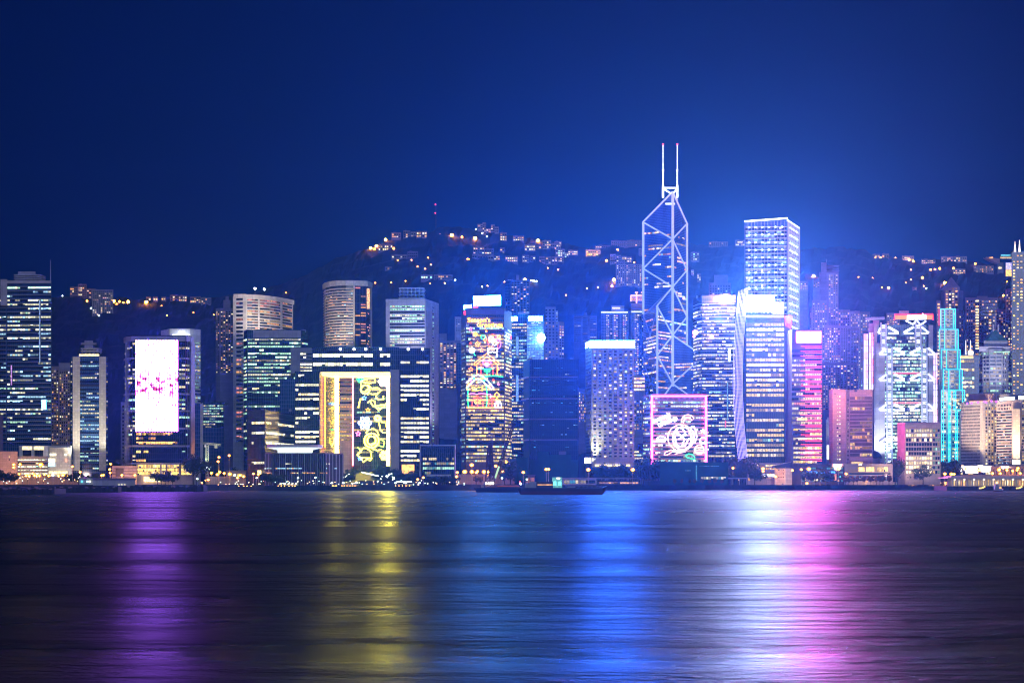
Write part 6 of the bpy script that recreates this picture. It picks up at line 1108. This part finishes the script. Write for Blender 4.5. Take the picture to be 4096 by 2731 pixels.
lamps([(2932,1871),(3052,1874,1.3),(3052,1884),(3167,1880,1.2),(3235,1875,1.5),(3205,1877),(3353,1875,1.4),(3227,1932,1.1),(3227,1894),(3384,1894),(3102,1905),(3080,1898)], 1388, so, .85, 'orange street lamp before the gold windowed and red striped towers', 'orange lamps before the red striped tower')
lamps([(3523,1873,1.3),(3502,1897),(3697,1871,1.4),(3694,1898),(3744,1880,1.1),(3779,1894,1.2),(3805,1895,1.3),(3816,1895)], 1404, so, .85, 'orange street lamp along the road from the golden hall to the cyan bank', 'orange lamps near the beige office block')
lamps([(3865,1873),(3915,1879,1.2),(3924,1879),(3970,1892),(3995,1878,1.4),(4000,1892),(4027,1879),(4050,1882),(4068,1879),(4071,1871,1.1),(4080,1892)], 1398, so, .85, 'orange lamp above the arcaded pier at the right', 'orange lamps above the right pier')
lamps([(212,1899,1.3),(790,1914),(939,1899,1.2),(1027,1910),(1108,1909),(1192,1910),(1262,1909),(1328,1930),(1374,1930),(1425,1930),(1511,1924,.7),(1582,1930),(1623,1930),(1678,1930),(2107,1916),(2008,1911)], 1288, sw, .62, 'white lamp low on the promenade left of the middle', 'white promenade lamps')
lamps([(829,1868,2.2)], 1372, sw, 1.0, 'dazzling white floodlight at the foot of the tower crane', None)
pl3_ = gl('path_light', (.9, 1, .8), 9, False)
def dots(pts, Y, label, group, name='path_light', r=.36, mat=pl3_):
    for x, y in pts:
        m = MB(); z = Z(y, Y); m.ball((X(x, Y), Y, z), r, mat, 6); m.box(X(x, Y) - .08, X(x, Y) + .08, Y - .08, Y + .08, z - 2.2, z - .3, DARK); tag(m.build(name, org=(X(x, Y), Y, z - 2.2)), label, 'lamp', group)
dots([(1448 + i * 4.6, 1888 + i * 1.05) for i in range(15)], 1340, 'small white light edging the path up the park slope', 'path lights on the park slope'); dots([(1588 + i * 5.2, 1926 + (i % 2) * .4) for i in range(12)], 1330, 'small white light in the low row right of the park slope', 'row of lights right of the park'); dots([(1319 + i * 4.5, 1907) for i in range(7)], 1330, 'small white light in the low row left of the park slope', 'row of lights left of the park')
dots([(1518 + random.uniform(0, 60), random.uniform(1885, 1920)) for _ in range(16)], 1350, 'small white light twinkling among the park trees', 'lights among the park trees', mat=pl3_); dots([(1366 + i * 5, 1915 - i * 3.2) for i in range(7)], 1335, 'small white light beside the stair left of the lawn', 'lights beside the park stair')
wl_ = gl('wall_light_amber', (1, .36, .05), 12, False)
dots([(x, 1942) for x in (1330, 1335, 1341, 1346, 1368, 1377, 1388, 1400, 1410, 1420, 1583, 1596, 1610, 1624, 1638)] + [(x, 1943) for x in (1113, 1125, 1138, 1156, 1170, 1180, 955, 975, 988, 1005)], 1262, 'small amber light on the low quay wall', 'amber lights on the quay wall', r=.3, mat=wl_)
cl_ = gl('car_light_red', (1, .05, .03), 5, False); 
dots([(3080 + random.uniform(0, 480), random.uniform(1927, 1936)) for _ in range(34)], 1405, 'small light of slow traffic on the quay road at the right', 'traffic lights on the quay road', 'car_light', .35, cl_); dots([(3080 + random.uniform(0, 900), random.uniform(1926, 1936)) for _ in range(40)], 1412, 'tiny amber light along the quay road at the right', 'amber points along the quay road', 'road_light', .35, wl_)
mixl = [gl('promenade_light_%d' % i, c, 6, False) for i, c in enumerate(((1, .9, .6), (.6, 1, .9), (1, .5, .2)))]
dots([(q_, random.uniform(1912, 1933)) for q_ in [random.choice((random.uniform(0, 330), random.uniform(700, 985), random.uniform(1780, 2060), random.uniform(2950, 3780))) for _ in range(110)]], 1440, 'amber point of light scattered along the waterfront road', 'amber points along the waterfront', 'road_light', .55, wl_)
for i in range(3): dots([(random.uniform(860, 1870), random.uniform(1920, 1938)) for _ in range(26)], 1268, 'tiny light on the promenade before the council hall and gate', 'tiny promenade lights', 'promenade_light', .32, mixl[i])
for i in range(3): dots([(random.uniform(0, 330), random.uniform(1905, 1932)) for _ in range(9)], 1300, 'tiny light in the crowded lane at the far left shore', 'tiny far left shore lights', 'promenade_light', .34, mixl[i])

# ------------------------------------------------------------------ tower crane
Y = 1362; yel = plain('crane_paint', (.45, .5, .35), .6); o = empty('tower_crane', (X(829, Y), Y, GZ), 'pale tower crane standing behind a dazzling white floodlight', 'crane')
def lattice(name, A, B2, w, mat, par, n=10, r=.14):
    A, B2 = Vector(A), Vector(B2); d = (B2 - A).normalized(); u = d.cross(Vector((0, 1, 0))).normalized() * w / 2; v = Vector((0, 1, 0)) * w / 2; m = MB()
    for s1 in (-1, 1):
        for s2 in (-1, 1): m.tube([A + u * s1 + v * s2, B2 + u * s1 + v * s2], r, mat, 4)
    for i in range(n):
        p, q = A.lerp(B2, i / n), A.lerp(B2, (i + 1) / n); s_ = 1 if i % 2 else -1
        for s2 in (-1, 1): m.tube([p + u * s_ + v * s2, q - u * s_ + v * s2], r * .7, mat, 4); m.tube([p - u * s_ + v * s2, q + u * s_ + v * s2], r * .7, mat, 4)
        m.tube([p + u + v * s_, q + u - v * s_], r * .7, mat, 4)
    return m.build(name, par)
lattice('tower', (X(829, Y), Y, GZ), (X(829, Y), Y, Z(1780, Y)), 2.0, yel, o, 16); lattice('jib', (X(812, Y), Y, Z(1772, Y)), (X(884, Y), Y, Z(1779, Y)), 1.3, yel, o, 10); m = MB(); m.box(X(859, Y), X(869, Y), Y - 1, Y + 1, Z(1792, Y), Z(1779, Y), yel); m.build('counterweight', o); m = MB(); m.box(X(819, Y), X(824, Y), Y - 1.6, Y + 1, Z(1788, Y), Z(1779, Y), WW); m.build('cab', o)
flood_o = type('o', (), {})(); flood_o.o = o; flood(flood_o, 829, 1872, 1350, 829, 1810, 1362, (.8, 1, .8), 30000, 80)

# ------------------------------------------------------------------ vessels
hull = plain('hull_paint_dark', (.025, .02, .05), .5); hullr = plain('hull_paint_red', (.10, .015, .04), .5); cab = plain('cabin_paint', (.35, .38, .42), .6)
def hull_mb(x0, x1, Y, w, h, bow, m_, mat, mat2):
    z1 = h; sec = [(x0, .75, 0), (x0 + (x1 - x0) * .05, 1, 0), (x1 - (x1 - x0) * .06, 1, 0), (x1, .55, bow)]
    for (a, wa, ba), (c, wc, bc) in zip(sec, sec[1:]):
        for s_ in (-1, 1):
            p = [(a + (2.5 if a == x0 else 0), Y + s_ * w / 2 * wa * .8, -.4), (c - (3 if c == x1 else 0), Y + s_ * w / 2 * wc * .8, -.4), (c, Y + s_ * w / 2 * wc, z1 + bc), (a, Y + s_ * w / 2 * wa, z1 + ba)]
            md = [tuple((Vector(p[0]).lerp(Vector(p[3]), .55))), tuple((Vector(p[1]).lerp(Vector(p[2]), .55)))]
            m_.face([p[0], p[1], md[1], md[0]][::1 if s_ < 0 else -1], mat2); m_.face([md[0], md[1], p[2], p[3]][::1 if s_ < 0 else -1], mat)
        m_.face([(a, Y - w / 2 * wa, z1 + ba), (c, Y - w / 2 * wc, z1 + bc), (c, Y + w / 2 * wc, z1 + bc), (a, Y + w / 2 * wa, z1 + ba)], mat)
    for x, wa in ((x0, .75), (x1, .55)): m_.face([(x + (2.5 if x == x0 else -3), Y - w / 2 * wa * .8, -.4), (x + (2.5 if x == x0 else -3), Y + w / 2 * wa * .8, -.4), (x, Y + w / 2 * wa, z1), (x, Y - w / 2 * wa, z1)], mat)
Y = 965; o = empty('barge', (X(2245, Y), Y, 0), 'long dark cargo barge with a lit turquoise deckhouse on the water', 'barge'); m = MB(); hull_mb(X(2066, Y), X(2430, Y), Y, 10, Z(1950, Y), 1.2, m, hull, hullr); m.build('hull', o)
zd = Z(1950, Y); m = MB(); m.box(X(2100, Y), X(2150, Y), Y - 3, Y + 3, zd, Z(1935, Y), cab); m.box(X(2118, Y), X(2146, Y), Y - 2.5, Y + 2.5, Z(1935, Y), Z(1926, Y), cab); m.build('wheelhouse', o)
m = MB(); m.box(X(2209, Y), X(2248, Y), Y - 3, Y + 3, zd, Z(1908, Y), gl('deckhouse_light', (.25, .9, .8), .55, False, .6, .5)); m.build('deckhouse', o)
for x0, x1, y0, y1 in ((2225, 2240, 1909, 1915), (2212, 2224, 1925, 1941), (2232, 2244, 1925, 1941)): m = MB(); m.box(X(x0, Y), X(x1, Y), Y - 3.2, Y - 3, Z(y1, Y), Z(y0, Y), LIT['teal', 2] if y0 > 1920 else LIT['white', 2]); m.build('lit_window', o)
m = MB(); m.prism([(X(2145, Y), Y - 3.5), (X(2212, Y), Y - 3.5), (X(2212, Y), Y + 3.5), (X(2145, Y), Y + 3.5)], zd, Z(1926, Y), hull); m.build('cargo_hold', o); m = MB(); m.tube([(X(2150, Y), Y - 3.8, Z(1938, Y)), (X(2210, Y), Y - 3.8, Z(1938, Y))], .3, LIT['warm', 1], 4); m.build('deck_light', o)
m = MB(); m.tube([(X(2110, Y), Y, Z(1935, Y)), (X(2110, Y), Y, Z(1915, Y))], .12, STEEL, 5); m.build('mast', o); m = MB(); m.ball((X(2080, Y), Y - 2, Z(1927, Y)), .45, gl('nav_red', (1, .05, .05), 12), 6); m.build('navigation_light', o); m = MB(); m.ball((X(2083, Y), Y - 2, Z(1934, Y)), .5, sw, 6); m.build('deck_lamp', o)
m = MB(); 
for i in range(30): x = X(2260 + i * 5.2, Y); m.tube([(x, Y - 4.9, zd), (x, Y - 4.9, zd + 1)], .05, STEEL, 4)
m.tube([(X(2260, Y), Y - 4.9, zd + 1), (X(2416, Y), Y - 4.9, zd + 1)], .06, STEEL, 4); m.build('railing', o); m = MB(); m.box(X(2268, Y), X(2300, Y), Y - 4, Y, zd, Z(1944, Y), cab); m.build('hatch', o)
Y = 1150; o = empty('crane_barge', (X(1980, Y), Y, 0), 'rusty derrick crane barge with a dark lattice tower and a long leaning jib', 'barge'); m = MB(); hull_mb(X(1895, Y), X(2085, Y), Y, 12, Z(1950, Y), .6, m, hull, hull); m.build('hull', o)
rust = plain('rusty_steel', (.12, .045, .035), .7); zd = Z(1950, Y)
m = MB(); 
for s_ in (-1, 1):
    for sy in (-3, 3): m.tube([(X(1960, Y) + s_ * X(2066, Y) * 0 + s_ * 3.0, Y + sy, zd), (X(1960, Y) + s_ * 1.2, Y + sy * .5, Z(1790, Y))], .6, rust, 5)
for i in range(9):
    t0, t1 = i / 9, (i + 1) / 9; w0, w1 = 3.0 - 1.8 * t0, 3.0 - 1.8 * t1; z0, z1 = zd + (Z(1790, Y) - zd) * t0, zd + (Z(1790, Y) - zd) * t1
    for sy in (-3, 3): m.tube([(X(1960, Y) - w0, Y + sy * (1 - t0 * .5), z0), (X(1960, Y) + w1, Y + sy * (1 - t1 * .5), z1)], .36, rust, 4); m.tube([(X(1960, Y) + w0, Y + sy * (1 - t0 * .5), z0), (X(1960, Y) - w1, Y + sy * (1 - t1 * .5), z1)], .2, rust, 4); m.tube([(X(1960, Y) - w1, Y + sy * (1 - t1 * .5), z1), (X(1960, Y) + w1, Y + sy * (1 - t1 * .5), z1)], .2, rust, 4)
m.box(X(1960, Y) - .8, X(1960, Y) + .8, Y - .6, Y + .6, zd, Z(1790, Y), rust); m.build('derrick_tower', o); m = MB(); m.box(X(1952, Y), X(1970, Y), Y - 1.6, Y + 1.6, Z(1790, Y), Z(1772, Y), rust); m.tube([(X(1955, Y), Y, Z(1776, Y)), (X(1983, Y), Y, Z(1767, Y))], .4, rust, 5); m.build('derrick_head', o)
lattice('jib', (X(1979, Y), Y - 1, Z(1910, Y)), (X(2058, Y), Y - 1, Z(1688, Y)), 1.4, rust, o, 22, .3); lattice('jib_tip', (X(2046, Y), Y - 1, Z(1700, Y)), (X(2066, Y), Y - 1, Z(1670, Y)), 1.8, hull, o, 3, .3); m = MB(); m.tube([(X(1981, Y), Y - 2, Z(1912, Y)), (X(1997, Y), Y - 2, Z(1864, Y))], .7, gl('jib_work_light', (.7, 1, .5), .9), 5); m.build('lit_boom', o)
m = MB(); m.box(X(1940, Y), X(1978, Y), Y - 3, Y + 3, zd, Z(1937, Y), rust); m.box(X(1925, Y), X(1944, Y), Y - 2, Y + 2, zd, Z(1940, Y), cab); m.build('machinery_house', o)
for x in (1945, 1955, 1963, 1972): m = MB(); m.ball((X(x, Y), Y - 3.5, Z(1932, Y)), .5, sw, 6); m.build('deck_lamp', o)
m = MB(); m.box(X(1985, Y), X(2080, Y), Y - 3, Y + 3, zd, Z(1942, Y), rust); m.build('cargo', o); m = MB(); m.box(X(1988, Y), X(2078, Y), Y - 3.2, Y - 3, Z(1943, Y), Z(1941.4, Y), gl('cargo_edge_light', (1, .2, .1), .6)); m.build('edge_light', o)
Y = 1200; o = empty('small_ferry', (X(3992, Y), Y, 0), 'small ferry with one bright window before the arcaded pier', 'boat'); m = MB(); hull_mb(X(3974, Y), X(4012, Y), Y, 4, 1.6, .4, m, cab, hullr); m.build('hull', o); m = MB(); m.box(X(3978, Y), X(4004, Y), Y - 1.6, Y + 1.6, 1.6, 3.6, cab); m.box(X(3980, Y), X(3992, Y), Y - 1.3, Y + 1.3, 3.6, 5.2, cab); m.build('cabin', o); m = MB(); m.box(X(3995, Y), X(4003, Y), Y - 1.8, Y - 1.6, 2.2, 3.2, LIT['warm', 2]); m.build('lit_window', o); m = MB(); m.ball((X(3987, Y), Y, 6), .35, so, 6); m.build('deck_lamp', o)

# ------------------------------------------------------------------ arcaded pier at the right
Y = 1330; o = empty('ferry_pier', (X(3940, Y), Y, 0), 'long white arcaded ferry pier glowing at the right water edge', 'pier'); m = MB(); m.box(X(3786, Y), X(4260, Y), Y, Y + 40, -2, Z(1944, Y), qm); m.build('deck', o)
m = MB(); 
for i in range(90): x = X(3788 + i * 5, Y); m.box(x - .22, x + .22, Y - .6, Y - .1, -2, Z(1946, Y), DARK)
m.build('fender_pile', o)
pw = wall('pier_plaster', (.7, .66, .52), joint=.02)
m = MB(); m.prism([(X(3790, Y), Y - 1), (X(4260, Y), Y - 1), (X(4260, Y), Y + 30), (X(3790, Y), Y + 30)], Z(1913, Y), [Z(1908, Y)] * 4, pw); m.prism([(X(3808, Y), Y + 2), (X(4260, Y), Y + 2), (X(4260, Y), Y + 26), (X(3808, Y), Y + 26)], Z(1907.9, Y), Z(1903, Y), pw); m.build('roof', o)
for i in range(22):
    x = 3812 + i * 19.5; m = MB(); xa = X(x, Y); m.box(xa - .45, xa + .45, Y, Y + 1, Z(1944, Y), Z(1920, Y), pw)
    m.tube([(xa, Y + .5, Z(1922, Y)), (X(x - 2.5, Y), Y + .5, Z(1916, Y)), (X(x - 8, Y), Y + .5, Z(1913.5, Y))], .45, pw, 5); m.build('column', o)
    m = MB(); m.box(X(x + 4, Y), X(x + 15.5, Y), Y + 6, Y + 6.3, Z(1941, Y), Z(1920, Y), LIT[random.choice(('cream', 'warm', 'gold', 'cream')), random.choice((0, 1, 1, 2))]); m.build('lit_bay', o)
m = MB(); m.box(X(3800, Y), X(4260, Y), Y + 7, Y + 8, Z(1944, Y), Z(1913, Y), WB); m.build('rear_wall', o)
pg = gl('pier_lamp', (1, .8, .5), 10, True)
for i in range(11): x = X(3822 + i * 39, Y); m = MB(); m.ball((x, Y + 2.5, Z(1917, Y)), .5, pg, 6); m.build('lamp', o)
for x in (3915, 4063): m = MB(); m.tube([(X(x, Y), Y - 1, Z(1952, Y)), (X(x + 12, Y), Y - 1, Z(1951, Y)), (X(x + 24, Y), Y - 1, Z(1945, Y))], .5, gl('ramp_light', (1, .6, .1), 3, True), 5); m.build('lit_ramp', o)
# railings, elevated walkway in the middle
b_ = empty('elevated_walkway', (X(2520, 1385), 1385, GZ), 'long grey elevated walkway behind the middle quay', 'bridge'); Y = 1385; m = MB(); m.box(X(2250, Y), X(2990, Y), Y, Y + 3, Z(1915, Y), Z(1909, Y), WG); m.build('deck', b_); m = MB()
for i in range(26): x = X(2262 + i * 29, Y); m.box(x - .3, x + .3, Y + 1, Y + 1.6, GZ, Z(1915, Y), CONC)
m.build('pillar', b_)
